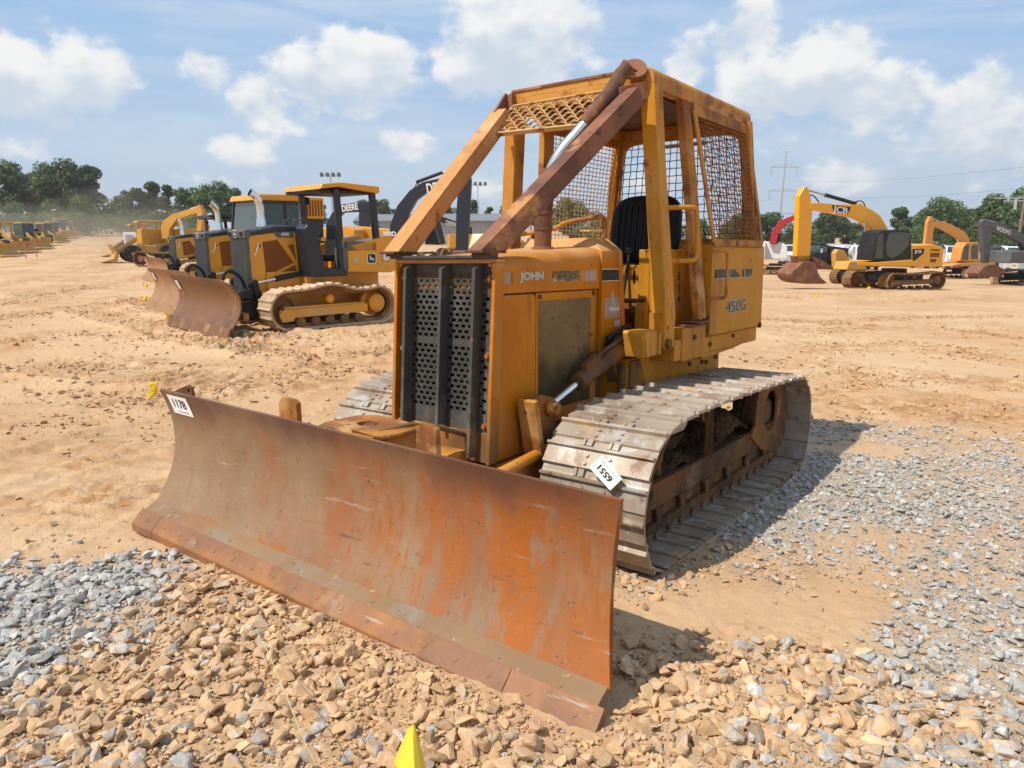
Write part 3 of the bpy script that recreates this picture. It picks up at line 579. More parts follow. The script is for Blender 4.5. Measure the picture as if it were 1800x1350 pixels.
b=MB(); b.box(-.36,.02,.42,.50,1.05,1.60); b.prism([(-.06,1.6),(.02,1.6),(.02,1.28),(.06,1.22),(.06,1.05),(-.06,1.05)],1,.34,.42); b.box(-.10,-.06,.12,.42,1.06,1.5); ic=part(b,'side_console','old_yellow',.006)
b=MB(); b.box(-.10,-.055,.26,.275,1.38,1.46); part(b,'console_slot','black_core',0,ic)
for k,ch in enumerate('604'): text(ch,(-.255-.004*k,.5005,1.425-.077*k),(-1,0,0),(0,0,1),.064,MATS['decal_black'],ic,'lettering',.0012,.01,.036)
b=MB(); b.box(-.282,-.232,.499,.5006,1.215,1.468); part(b,'number_strip','decal_worn',0,ic)
for i,(x,y,z,h) in enumerate(((.05,.22,1.3,.28),(-.02,-.2,1.3,.32),(.0,-.28,1.3,.36))):
    b=MB(); b.tube([(x,y,1.06),(x-.05,y,z),(x-.12,y,z+h)],.011,8); b.rev((x-.12,y,z+h-.02),(0,0,1),[(.006,0),(.022,.02),(.022,.04),(.005,.06)],10); part(b,'control_lever','black_part',0)
b=MB(); b.tube([(.03,.40,1.27),(.0,.25,1.262),(.0,.10,1.285)],.015,8); b.tube([(.02,.30,1.23),(.02,.30,1.19)],.02,8); part(b,'pedal_bar','pipe_rust',0)
b=MB(); b.tube(catmull([(.45,-.30,1.70),(.45,-.03,1.735),(.45,.05,1.765),(.45,.27,1.79),(.45,.318,1.785),(.45,.330,1.74),(.45,.332,1.66)],5),.014,10); part(b,'grab_rail','rusty_yellow',0)
b=MB(); b.tube(catmull([(.10,-.60,1.60),(.12,-.62,1.72),(.20,-.63,1.76),(.28,-.62,1.72),(.28,-.6,1.60)],5),.015,10); part(b,'grab_rail','old_yellow',0)
def rail(P,r,mat,parent=None):
    b=MB(); b.tube(P,r,12); return part(b,'grab_handle',mat,0,parent)
rail([(.18,.585,1.845),(.13,.66,1.848)]+[tuple(p) for p in catmull([(.06,.70,1.85),(.0,.71,1.845),(-.03,.71,1.80),(-.055,.71,1.60),(-.045,.71,1.55),(.0,.705,1.528)],5)]+[(.08,.68,1.525),(.15,.60,1.525)],.0155,'old_yellow')
# ---- side tank panel with lettering
b=MB(); b.loft([[(-.355,y,z) for y,z in((.47,1.02),(.693,1.02),(.686,1.635),(.47,1.635))],[(-1.385,y,z) for y,z in((.47,1.02),(.693,1.02),(.686,1.635),(.47,1.635))]]); tank=part(b,'side_panel','old_yellow',.012)
b=MB(); b.loft([[(-.355,y,z) for y,z in((-.47,1.02),(-.693,1.02),(-.686,1.635),(-.47,1.635))],[(-1.385,y,z) for y,z in((-.47,1.02),(-.693,1.02),(-.686,1.635),(-.47,1.635))]]); part(b,'side_panel','old_yellow',.012)
b=MB()
for x0,x1 in((-.415,-.60),(-.61,-.76),(-.93,-1.1)): b.prism([(x0,1.412),(x1,1.412),(x1-(.03 if x0<-.5 else 0),1.466),(x0,1.466)],1,.688,.6935)
b.prism([(-.77,1.412),(-.87,1.412),(-.85,1.44),(-.77,1.452)],1,.688,.6935)
part(b,'stripe','decal_black',0,tank)
b=MB(); b.prism([(-.415,1.404),(-1.12,1.404),(-1.12,1.409),(-.415,1.409)],1,.688,.6937); b.prism([(-.66,1.412),(-.672,1.412),(-.70,1.466),(-.69,1.466)],1,.688,.6945); b.prism([(-.97,1.412),(-.982,1.412),(-.95,1.466),(-.94,1.466)],1,.688,.6945); part(b,'stripe_edge','decal_silver',0,tank)
text('450G',(-.83,.692,1.205),(-1,0,.02),(0,0.011,1),.095,MATS['decal_silver'],tank,'lettering',.0015,.05,.40)
text('450G',(-.83,.694,1.205),(-1,0,.02),(0,0.011,1),.083,MATS['decal_black'],tank,'lettering',.0015,.0,.385)
rail([(-.36,.69,1.592)]+[tuple(p) for p in catmull([(-.37,.74,1.59),(-.42,.755,1.588),(-.455,.755,1.56),(-.462,.755,1.33),(-.44,.755,1.285),(-.38,.755,1.28)],5)]+[(-.36,.72,1.28),(-.36,.69,1.28)],.011,'rusty_yellow',tank)
# sill under the cab
b=MB(); b.box(.02,.13,.40,.665,.895,1.03); b.box(-.34,.03,.40,.672,.885,1.10); b.box(-1.36,-.34,.40,.668,.905,1.015); b.prism([(-.34,.905),(-1.15,.905),(-.9,.885),(-.34,.862)],1,.5,.655); sill=part(b,'sill','old_yellow',.005)
b=MB(); b.box(-.33,-.17,.56,.70,1.118,1.13); b.box(-.35,-.08,.52,.69,1.102,1.112); b.box(-.24,-.20,.62,.66,1.13,1.15); part(b,'post_mount','pipe_rust',.003,sill)
for x,y,z,r in((-.15,.672,1.03,.017),(-.42,.668,.96,.016),(-.85,.668,.985,.014),(-1.345,.69,1.03,.022),(-.36,.672,1.06,.012),(-.36,.672,1.15,.012)): b=MB(); b.cyl((x,y-.01,z),(x,y+.014,z),r,n=10); part(b,'bolt','rust_dark',0,sill)
b=MB(); b.box(-1.34,.15,-.668,-.40,.9,1.02); part(b,'sill','old_yellow',.005)
# main frame
b=MB(); b.box(-.28,.42,-.50,.50,.35,.93); b.box(-1.06,-.285,-.49,.49,.38,.90); fr=part(b,'main_frame','old_yellow',.006)
b=MB(); b.prism([(.42,.36),(.42,.92),(.30,.92),(.02,.36)],1,.50,.52); part(b,'frame_plate','dirty_yellow',.003,fr)
b=MB(); b.bar((-.30,.50,.875),(-1.05,.50,.885),.012,.03); part(b,'frame_rib','dirty_yellow',.003,fr)
for x,z in((-.36,.845),(-.5,.80),(-.72,.79),(-.80,.78),(-.98,.80),(-.62,.84)): b=MB(); b.cyl((x,.485,z),(x,.503,z),.017,n=10); part(b,'bolt','rust_dark',0,fr)
# ---- blade lift gear
for s in(-1,1):
    b=MB(); b.cyl((.30,s*.45,1.03),(.90,s*.45,.853),.050,n=20); b.cyl((.885,s*.45,.857),(.925,s*.45,.845),.05,n=20); b.bar((.86,s*.45,.92),(.70,s*.45,.965),.04,.045); b.tube([(.82,s*.45,.935),(.6,s*.45,1.01),(.36,s*.46,1.075)],.012,8); lc=part(b,'lift_cylinder','cylinder_rust',0)
    b=MB(); b.cyl((.92,s*.45,.847),(1.20,s*.45,.757),.0215,n=16); part(b,'cylinder_rod','chrome',0,lc)
    y0,y1=sorted((s*.415,s*.485))
    b=MB(); b.rev((1.215,s*.40,.752),(0,s,0),[(.022,0),(.046,.004),(.046,.085),(.03,.09)],18); b.prism([(1.36,.80),(1.30,.835),(1.17,.80),(1.12,.70),(1.16,.62),(1.25,.50),(1.33,.52),(1.37,.70)],1,y0,s*.455); br=part(b,'lift_bracket','dirty_yellow',.004)
    b=MB(); b.cyl((1.215,s*.42,.752),(1.215,s*.515,.752),.033,n=16); b.prism([(1.40,.81),(1.375,.82),(1.31,.53),(1.34,.515)],1,s*.38,s*.50); part(b,'bracket_flange','rusty_yellow',.003,br)
    b=MB(); b.prism([(.50,.95),(.34,.60),(.20,.60),(.20,1.02),(.42,1.08)],1,s*.36,s*.43); b.rev((.30,s*.40,1.03),(0,s,0),[(.06,0),(.065,.06),(.05,.13)],18); part(b,'cylinder_mount','under_dirty',.006)
b=MB(); b.prism([(.50,1.115),(.515,1.10),(.475,.955),(.455,.955)],1,.505,.635) ; b.prism([(.50,1.115),(.30,1.11),(.30,1.095),(.50,1.10)],1,.50,.64); b.prism([(.50,1.11),(.46,.955),(.33,.96),(.30,1.10)],1,.63,.642); b.box(.30,.325,.50,.655,.96,1.10); part(b,'step_bracket','old_yellow',.003)
b=MB(); plate_hole(b,[(.46,.58),(.44,.9),(.30,.93),(.10,.62)],(.33,.74),.05,1,.445,.475); part(b,'brace_plate','under_dirty',.004)
b=MB(); b.tube(catmull([(.52,.40,1.06),(.42,.43,1.10),(.30,.42,1.12),(.18,.40,1.05)],6),.016,8); b.tube(catmull([(.50,.38,1.02),(.38,.40,1.065),(.24,.38,1.06)],6),.013,8); part(b,'hydraulic_hose','black_part',0)
# ---- tracks
TP=[(1.10,-.004),(1.203,.0),(1.31,.05),(1.375,.15),(1.415,.30),(1.40,.43),(1.337,.575),(1.192,.689),(1.02,.735),(.841,.748),(.5,.752),(.211,.749),(-.4,.735),(-1.013,.70),(-1.169,.63),(-1.275,.50),(-1.308,.354),(-1.279,.18),(-1.19,.05),(-1.06,.002),(-.5,-.012),(.3,-.012)]
path=catmull(TP,10,True); NS=40; shoes,TL=resample(path,NS); fine,_=resample(path,NS*8)
pitch=TL/NS
def shoe_mesh():
    b=MB(); W2=.303; p=pitch
    prof=[(-.50*p,.0),(-.47*p,.012),(.10*p,.012),(.14*p,.030),(.215*p,.032),(.25*p,.008),(.30*p,.004),(.52*p,-.004),(.52*p,-.014),(.2*p,-.006),(-.46*p,-.004)]
    b.loft([[(t,y,n) for t,n in prof] for y in(-W2,-W2+.004,W2-.004,W2)])
    for t in(-.32,-.05):
        for y in(-.075,.055): b.cyl((t*p,y,.010),(t*p,y,.021),.011,n=8)
    for y in(-.085,.065):  # link windows at the overlap
        b.bar((.26*p,y,.014),(.50*p,y,.008),.032,.014); b.bar((.27*p,y+.035,.012),(.50*p,y+.035,.006),.016,.010)
    return b
sm=shoe_mesh().mesh('track_shoe'); sm.materials.append(MATS['track_steel'])
def shoe_mat(i,side):
    p=shoes[i]; k=int(round(i*8)); a=fine[(k-4)%len(fine)]; c=fine[(k+4)%len(fine)]; t=Vector((c[0]-a[0],0,c[1]-a[1])).normalized(); n=Vector((t.z,0,-t.x))
    o=Vector((p[0],side*.835,p[1]))-n*.012+Vector((random.uniform(-.002,.002),random.uniform(-.003,.003),0)); y=n.cross(t)
    return Matrix(((t.x,y.x,n.x,o.x),(t.y,y.y,n.y,o.y),(t.z,y.z,n.z,o.z),(0,0,0,1)))
for side in(1,-1):
    b=MB(); ins=[]
    F_=np.array(fine); tg=np.roll(F_,-1,0)-np.roll(F_,1,0); tg/=np.linalg.norm(tg,axis=1)[:,None]; nn=np.stack([tg[:,1],-tg[:,0]],1)
    for yo in(-.075,.075):
        o1=F_-nn*.018; o2=F_-nn*.085; n=len(F_)
        rings=[[(o1[i][0],side*.835+yo-.018,o1[i][1]),(o1[i][0],side*.835+yo+.018,o1[i][1]),(o2[i][0],side*.835+yo+.018,o2[i][1]),(o2[i][0],side*.835+yo-.018,o2[i][1])] for i in list(range(n))+[0]]
        b.loft(rings,False)
    for i in range(NS):
        c=F_[(i*8+4)%n]-nn[(i*8+4)%n]*.05; b.cyl((c[0],side*.835-.11,c[1]),(c[0],side*.835+.11,c[1]),.022,n=8)
    tr=part(b,'track','track_under',0)
    for i in range(NS):
        o=bpy.data.objects.new('track_shoe',sm); COL.objects.link(o); o.parent=tr; o.matrix_local=shoe_mat(i,side)
    s=side
    b=MB(); b.rev((-.93,s*.80,.355),(0,s,0),[(.25,-.05),(.275,-.045),(.275,.03),(.25,.05),(.20,.10),(.16,.13),(.05,.135)],30); 
    for k in range(23): a=2*math.pi*k/23; b.bar((-.93+.25*math.cos(a),s*.80,.355+.25*math.sin(a)),(-.93+.305*math.cos(a),s*.80,.355+.305*math.sin(a)),.05,.03,(0,1,0))
    part(b,'sprocket','undercarriage',.003)
    b=MB(); b.rev((1.06,s*.78,.36),(0,s,0),[(.08,-.04),(.25,-.03),(.29,-.02),(.29,.13),(.25,.135),(.23,.10),(.10,.10),(.09,.15),(.02,.16)],30); part(b,'idler','undercarriage',.004)
    b=MB()
    y=lambda v:s*v
    def yb(x0,x1,a,c,z0,z1): y0,y1=sorted((s*a,s*c)); b.box(x0,x1,y0,y1,z0,z1)
    yb(-.95,.95,.70,.94,.19,.34); yb(-1.0,1.12,.945,.965,.22,.36); yb(-.95,.95,.66,.70,.19,.42)
    b.prism([(.98,.28),(1.30,.22),(1.36,.30),(1.33,.40),(1.24,.44),(.98,.42)],1,*sorted((s*.945,s*.965))); b.prism([(1.22,.40),(1.08,.45),(1.05,.36),(1.2,.30)],1,*sorted((s*.97,s*1.0)))
    b.bar((.22,s*.95,.34),(.20,s*.94,.70),.05,.045); b.bar((.98,s*.95,.40),(.72,s*.945,.62),.015,.02); b.prism([(1.25,.5),(1.05,.66),(.85,.64),(.80,.45),(1.0,.36)],1,*sorted((s*.92,s*.935)))
    yb(-1.02,1.08,.932,.942,.12,.36); tf=part(b,'track_frame','undercarriage',.004)
    b=MB(); plate_hole(b,[(-.46,.34),(-.55,.40),(-.56,.62),(-.72,.70),(-1.14,.66),(-1.24,.45),(-1.22,.2),(-1.06,.10),(-.7,.20)],(-.86,.46),.15,1,*sorted((s*.955,s*.975))); part(b,'sprocket_guard','dirty_yellow',.004,tf)
    b=MB(); yb(-1.05,1.05,.95,.968,.085,.135); b.bar((-1.05,s*.96,.135),(1.05,s*.96,.135),.03,.012)
    for x in(-.8,-.45,-.1,.25,.6,.9): b.prism([(x-.05,.22),(x+.05,.22),(x+.02,.12),(x-.02,.12)],1,*sorted((s*.95,s*.972)))
    part(b,'roller_guard','undercarriage',.003,tf)
    for x in(-.62,-.31,0,.31,.62):
        b=MB(); b.rev((x,s*.73,.135),(0,s,0),[(.05,0),(.095,.005),(.095,.03),(.075,.04),(.075,.16),(.095,.17),(.095,.20),(.04,.21)],18); part(b,'track_roller','under_dirty',.002)
    b=MB(); b.rev((.1,s*.76,.60),(0,s,0),[(.03,0),(.07,.01),(.07,.12),(.03,.13)],16); part(b,'carrier_roller','under_dirty',.002)
    # dirt packed between frame and chain
    b=MB(); 
    def heap(i,j):
        x=-.62+1.55*i; yy=s*(.66+.27*j); h=.33+.22*math.exp(-((x+.30)/.28)**2)+.09*math.exp(-((x-.55)/.2)**2); h=.33+(h-.33)*(1-.55*(abs(j-.35)/.65)**2)+.006*math.sin(31*i+9*j)+random.uniform(-.007,.007)+random.choice((0,0,0,.012)); return (x,yy,h)
    b.grid(heap,110,30); part(b,'packed_dirt','dry_dirt',0)
tag_=MB(); 
o0=Vector((1.408,.905,.512))
# paper auction tag taped on the third front shoe
c=[Vector((1.393,.838,.524)),Vector((1.372,.901,.592)),Vector((1.398,1.024,.501)),Vector((1.414,.97,.437))]
off=Vector((.030,0,.012)); c=[p+off for p in c]
tag_.add(c+[p-Vector((.003,0,.001)) for p in c],[(0,1,2,3),(7,6,5,4),(0,4,5,1),(1,5,6,2),(2,6,7,3),(3,7,4,0)]); pt=part(tag_,'lot_tag','paper',0)
cu=sum(c,Vector())/4; u_=((c[0]+c[1])-(c[2]+c[3])).normalized(); v_=((c[0]+c[3])-(c[1]+c[2])).normalized(); nz=u_.cross(v_); 
if nz.x<0: nz=-nz
text('6551',cu+v_*.006+nz*.001,u_,v_,.032,MATS['ink'],pt,'lettering',.0012,.03,.095)
text('auction lot tag',cu-v_*.026+nz*.001,u_,v_,.007,MATS['ink_soft'],pt,'lettering',.0012,.0,.11)
# ---------------------------------------------------------------- ground
def gp(u,v):
    d=FW+np.array([1.,0,0])*((u-900)/FPX)-UW*((v-675)/FPX); t=5.
    for _ in range(40):
        p=CW+d*t; g=float(hgt(p[0],p[1])); t+=(g-p[2])/d[2]*.7 if d[2]<-1e-3 else 0
    p=CW+d*t; return np.array([p[0],p[1]])
def vnoise(x,y,seed=0):
    xi=np.floor(x).astype(np.int64); yi=np.floor(y).astype(np.int64); fx=x-xi; fy=y-yi; fx=fx*fx*(3-2*fx); fy=fy*fy*(3-2*fy)
    def h(a,b):
        n=(a*374761393+b*668265263+seed*1442695041)&0xffffffff; n=((n^(n>>13))*1274126177)&0xffffffff; return ((n^(n>>16))&0xffff)/65535.
    return (h(xi,yi)*(1-fx)+h(xi+1,yi)*fx)*(1-fy)+(h(xi,yi+1)*(1-fx)+h(xi+1,yi+1)*fx)*fy-.5
def fbm(x,y,sc,oct=4,seed=0,gain=.5):
    s=np.zeros_like(x); a=1.
    for k in range(oct): s+=a*vnoise(x*sc*2.03**k+17.3*k,y*sc*2.03**k-9.1*k,seed+k); a*=gain
    return s
RUTS=[([(0,600),(150,585),(360,600),(560,632),(690,650)],.45,.05),([(0,690),(200,700),(420,690),(560,672)],.4,.022),([(0,535),(160,505),(300,478),(420,470)],.5,.05),([(20,470),(90,455),(150,438),(185,424)],.7,.06),([(150,475),(200,455),(225,435),(235,424)],.6,.05),([(0,960),(110,905),(230,860)],.35,.016),([(1340,560),(1500,570),(1650,575),(1830,600)],.5,.045),([(1340,505),(1500,515),(1830,500)],.6,.05),([(1450,745),(1600,715),(1830,690)],.4,.03),
 ([(0,770),(180,730),(330,690),(520,655),(640,640)],.45,.02),([(-50,845),(120,800),(235,770),(330,750)],.45,.022),([(-20,905),(150,845),(280,800)],.4,.02),
 ([(150,545),(260,570),(420,610),(690,620)],.5,.045),([(230,520),(300,545),(480,590),(700,600)],.45,.04),([(0,560),(150,540),(330,520),(420,505)],.5,.04),([(60,640),(250,660),(450,668),(560,655)],.5,.035),
 ([(0,500),(120,478),(180,450),(200,430)],.6,.05),([(60,520),(170,480),(215,450),(225,430)],.6,.05),([(1340,640),(1440,610),(1560,600),(1800,640)],.5,.035),([(1400,590),(1560,560),(1800,555)],.5,.03),([(1420,700),(1550,660),(1700,668),(1830,700)],.45,.03),([(1480,640),(1640,690),(1800,720)],.4,.025),([(1660,735),(1740,742),(1830,730)],.4,.03),([(1350,520),(1500,530),(1700,525),(1830,515)],.6,.04),([(430,600),(600,590),(700,586)],.6,.05)]
RUTP=[(np.array([gp(*p) for p in P]),w,dp) for P,w,dp in RUTS]
def relief(x,y,full=True):
    global DIST; DIST=np.zeros_like(x)
    z=.035*fbm(x,y,.30,3,3)+.016*fbm(x,y,1.6,4,5)
    if full: z+=.009*fbm(x,y,7.,3,11)+.006*fbm(x,y,30.,2,71)*(fbm(x,y,1.2,3,33)>-.05)+np.minimum(0,.010*fbm(x,y,17.,3,23))
    cl=fbm(x,y,1.9,3,41); cr=fbm(x,y,13.,2,53); z+=np.where((cl>.12)&(cr>.18),np.minimum(cl-.12,.25)*(cr-.18)*.32,0)
    for P,w,dp in RUTP:
        Q=np.array(catmull(P,6)); lo,hi=Q.min(0)-1.2,Q.max(0)+1.2; mk=(x>lo[0])&(x<hi[0])&(y>lo[1])&(y<hi[1])
        if not mk.any(): continue
        X,Y=x[mk],y[mk]; best=np.full(X.shape,9.); al=np.zeros(X.shape); acc=0
        for a,b in zip(Q,Q[1:]):
            e=b-a; L=np.hypot(*e)
            if L<1e-6: continue
            t=np.clip(((X-a[0])*e[0]+(Y-a[1])*e[1])/L**2,0,1); dd=np.hypot(X-a[0]-e[0]*t,Y-a[1]-e[1]*t); k=dd<best; best=np.where(k,dd,best); al=np.where(k,acc+t*L,al); acc+=L
        q=best/w; wob=fbm(X,Y,1.1,2,9); inside=np.clip(1.15-q,0,1); inside=np.minimum(1,inside*4)*(wob>-.18)
        tread=(.5+.5*np.sign(np.sin(al*2*np.pi/.21+.6*wob*6)))*np.clip(.5+wob*2,0,1)
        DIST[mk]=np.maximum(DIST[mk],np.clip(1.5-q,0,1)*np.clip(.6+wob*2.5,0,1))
        z[mk]+=-dp*.6*inside+dp*1.1*inside*tread*(1+vnoise(X*9,Y*9,2))+dp*.8*np.exp(-((q-1.25)/.22)**2)*(1+1.6*vnoise(X*5,Y*5,4))
    # flat where the machines stand
    return z
cA=np.concatenate([np.linspace(-43,43,860),np.linspace(43,317,70)[1:-1]]); rr_=np.concatenate([np.geomspace(.75,1.3,30)[:-1],np.geomspace(1.3,30,640)[:-1],np.geomspace(30,1600,110)])
A,R_=np.meshgrid(np.radians(cA),rr_); gx=(R_*np.sin(A)).ravel(); gy=(R_*np.cos(A)).ravel()
near=np.clip((45-np.hypot(gx,gy))/25,0,1); gz=hgt(gx,gy)+relief(gx,gy)*np.clip(.25+near,0,1)
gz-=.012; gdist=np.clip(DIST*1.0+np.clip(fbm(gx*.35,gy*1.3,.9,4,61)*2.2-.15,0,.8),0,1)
nA,nR=len(cA),len(rr_); ii,jj=np.meshgrid(np.arange(nR-1),np.arange(nA),indexing='ij'); j2=(jj+1)%nA
q=np.stack([ii*nA+jj,ii*nA+j2,(ii+1)*nA+j2,(ii+1)*nA+jj],-1).reshape(-1,4)
def np_mesh(name,V,F,mat,smooth=True):
    me=bpy.data.meshes.new(name); n=F.shape[1]; me.vertices.add(len(V)); me.vertices.foreach_set('co',V.astype(np.float32).ravel())
    me.loops.add(F.size); me.loops.foreach_set('vertex_index',F.astype(np.int32).ravel()); me.polygons.add(len(F)); me.polygons.foreach_set('loop_start',np.arange(0,F.size,n,dtype=np.int32))
    me.polygons.foreach_set('use_smooth',np.full(len(F),smooth)); me.update(calc_edges=True); me.materials.append(mat); return me
centre=len(gx); V=np.vstack([np.stack([gx,gy,gz],1),[[0,0,float(hgt(0,0))]]])
gm=bpy.data.materials.new('sandy_dirt'); gm.use_nodes=True; t=NT(gm.node_tree); bs=t.n['Principled BSDF']; P=t.new('ShaderNodeTexCoord').outputs['Object']
Pz=t.vm('MULTIPLY',P,(1,1,.2))
c=t.mix(t.ramp(t.noise(Pz,.22,6,.6),.35,.68),(.51,.315,.170),(.58,.39,.225))
c=t.mix(t.ramp(t.noise(t.vm('ADD',Pz,(31,5,0)),.9,7,.65,.5),.52,.74,0,.75),c,(.42,.215,.088))
c=t.mix(t.ramp(t.noise(t.vm('ADD',Pz,(3,45,0)),.5,6,.6,.3),.52,.72,0,.8),c,(.60,.42,.255))
dat=t.new('ShaderNodeAttribute'); dat.attribute_name='disturbed_shade'; c=t.mix(t.m('MULTIPLY',dat.outputs['Fac'],t.ramp(t.noise(Pz,5,7,.7),.38,.66)),c,(.34,.175,.072))  # turned soil tone along ruts, with clod shadows painted into the colour
c=t.mix(t.ramp(t.noise(Pz,24,5,.7),.56,.76,0,.6),c,(.36,.195,.09))
c=t.mix(t.ramp(t.noise(Pz,60,4,.7),.60,.74,0,.7),c,(.56,.42,.29))
sda=t.new('ShaderNodeAttribute'); sda.attribute_name='stone_dust'; c=t.mix(t.m('MULTIPLY',sda.outputs['Fac'],t.ramp(t.noise(Pz,14,6,.7),.30,.60)),c,(.40,.345,.275))
t.put(bs.inputs['Base Color'],c); bs.inputs['Roughness'].default_value=.95; bs.inputs['Specular IOR Level'].default_value=.15
hN=t.m('ADD',t.m('MULTIPLY',t.noise(P,28,6,.7),1.0),t.m('MULTIPLY',t.noise(P,110,4,.65),.45)); bn=t.new('ShaderNodeBump'); bn.inputs['Strength'].default_value=.75; bn.inputs['Distance'].default_value=.014; t.put(bn.inputs['Height'],hN); t.l.new(bn.outputs[0],bs.inputs['Normal'])
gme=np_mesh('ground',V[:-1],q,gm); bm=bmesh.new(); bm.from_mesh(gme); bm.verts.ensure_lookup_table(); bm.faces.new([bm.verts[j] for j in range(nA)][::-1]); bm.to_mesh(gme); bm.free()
ZB_L=None
def put_gravel_attr():
    w,g=zone(gx,gy); a=gme.attributes.new('stone_dust','FLOAT','POINT'); a.data.foreach_set('value',np.clip(np.where(np.hypot(gx,gy)<14,w*g,0)+fbm(gx,gy,1.4,4,77)*.5*(w>.1),0,1).astype(np.float32))
ga=gme.attributes.new('disturbed_shade','FLOAT','POINT'); ga.data.foreach_set('value',gdist.astype(np.float32))
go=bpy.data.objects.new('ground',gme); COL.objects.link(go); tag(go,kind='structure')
def gz_at(x,y):
    x=np.asarray(x,float); y=np.asarray(y,float); return hgt(x,y)+relief(x,y)*np.clip(.25+np.clip((45-np.hypot(x,y))/25,0,1),0,1)-.012
# ---------------------------------------------------------------- crushed stone
def stone_proto(k):
    bm=bmesh.new(); r=np.random.default_rng(100+k); n=r.integers(9,15)
    pts=r.normal(size=(n,3)); pts/=np.linalg.norm(pts,axis=1)[:,None]; pts*=r.uniform(.75,1.05,(n,1)); pts*=np.array([1,r.uniform(.62,.95),r.uniform(.36,.66)])
    for p in pts: bm.verts.new(p)
    g=bmesh.ops.convex_hull(bm,input=bm.verts); bmesh.ops.delete(bm,geom=list({e for e in g['geom_interior']+g['geom_unused'] if isinstance(e,bmesh.types.BMVert)}),context='VERTS')
    bmesh.ops.dissolve_limit(bm,angle_limit=rad(14),verts=bm.verts,edges=bm.edges)
    bmesh.ops.bevel(bm,geom=list(bm.edges),offset=.085,segments=1,affect='EDGES',profile=.6,clamp_overlap=True)
    bmesh.ops.triangulate(bm,faces=bm.faces); bmesh.ops.subdivide_edges(bm,edges=[e for e in bm.edges if e.calc_length()>.35],cuts=1); bmesh.ops.triangulate(bm,faces=bm.faces)
    for v in bm.verts: v.co+=v.normal*float(r.normal(0,.018))
    V=np.array([v.co[:] for v in bm.verts]); F=np.array([[v.index for v in f.verts] for f in bm.faces]); bm.free(); return V,F
PROT=[stone_proto(k) for k in range(26)]
def chip_proto(k):
    bm=bmesh.new(); r=np.random.default_rng(300+k); pts=r.normal(size=(8,3)); pts/=np.linalg.norm(pts,axis=1)[:,None]; pts*=r.uniform(.7,1.1,(8,1)); pts*=np.array([1,.8,.65])
    for p in pts: bm.verts.new(p)
    g=bmesh.ops.convex_hull(bm,input=bm.verts); bmesh.ops.delete(bm,geom=list({e for e in g['geom_interior']+g['geom_unused'] if isinstance(e,bmesh.types.BMVert)}),context='VERTS'); bmesh.ops.triangulate(bm,faces=bm.faces)
    bm.verts.index_update(); V=np.array([v.co[:] for v in bm.verts]); F=np.array([[v.index for v in f.verts] for f in bm.faces]); bm.free(); return V,F
CHIP=[chip_proto(k) for k in range(16)]
# zones read off the photograph as ground positions: (pixel, radius m, density, greyness)
ZG=[((30,1070),.42,1.,1.),((150,1040),.36,1.,.95),((20,1160),.26,1.,.8),((240,1110),.20,.9,.6),
 ((1330,900),.42,1.,.97),((1420,845),.8,1.,.97),((1480,820),.6,1.,.97),((1560,870),.7,.9,.95),((1700,900),.7,.65,.9),((1800,850),.9,.62,.9),((1600,800),.9,.6,.85),((1480,780),.8,.6,.85),((1780,930),.6,.6,.9),
 ((1740,1080),.42,1.,1.),((1660,1130),.35,1.,.95),((1800,1150),.45,1.,.9),((1560,1120),.25,.7,.7),((1760,1000),.5,.8,.9),((1620,990),.5,.45,.8)]
ZT=[((500,1150),.7,1.,.04),((300,1250),.7,1.,.04),((150,1300),.6,1.,.06),((700,1250),.6,1.,.08),((900,1300),.5,1.,.22),((600,1330),.4,1.,.18),((200,1330),.4,.9,.28),((1100,1250),.45,1.,.14),((1250,1270),.5,1.,.26),((1400,1230),.5,1.,.30),((1500,1320),.5,1.,.32),((1650,1250),.5,1.,.42),((1780,1320),.5,1.,.42),((1300,1180),.35,.7,.18),((1400,1120),.4,.35,.15),((1330,1080),.4,.3,.2),((350,1080),.4,.8,.15),((470,1060),.3,.8,.05),((1180,1120),.3,.35,.2),((1250,1030),.5,.3,.35),((1130,1010),.35,.5,.4),((1450,1050),.6,.16,.4),((1130,1110),.3,.3,.15),((600,1120),.4,.9,.04),((850,1210),.4,.9,.06)]
ZB=[(gp(*p),r,d,g) for p,r,d,g in ZG+ZT]
def zone(x,y):
    w=np.zeros_like(x); g=np.zeros_like(x); sw=np.zeros_like(x)+1e-6
    for c,r,d,gr in ZB:
        k=np.exp(-(((x-c[0])**2+(y-c[1])**2)/r**2)); w=np.maximum(w,np.minimum(1,k*1.7)*d); g+=gr*k*k; sw+=k*k
    return w,g/sw
put_gravel_attr()
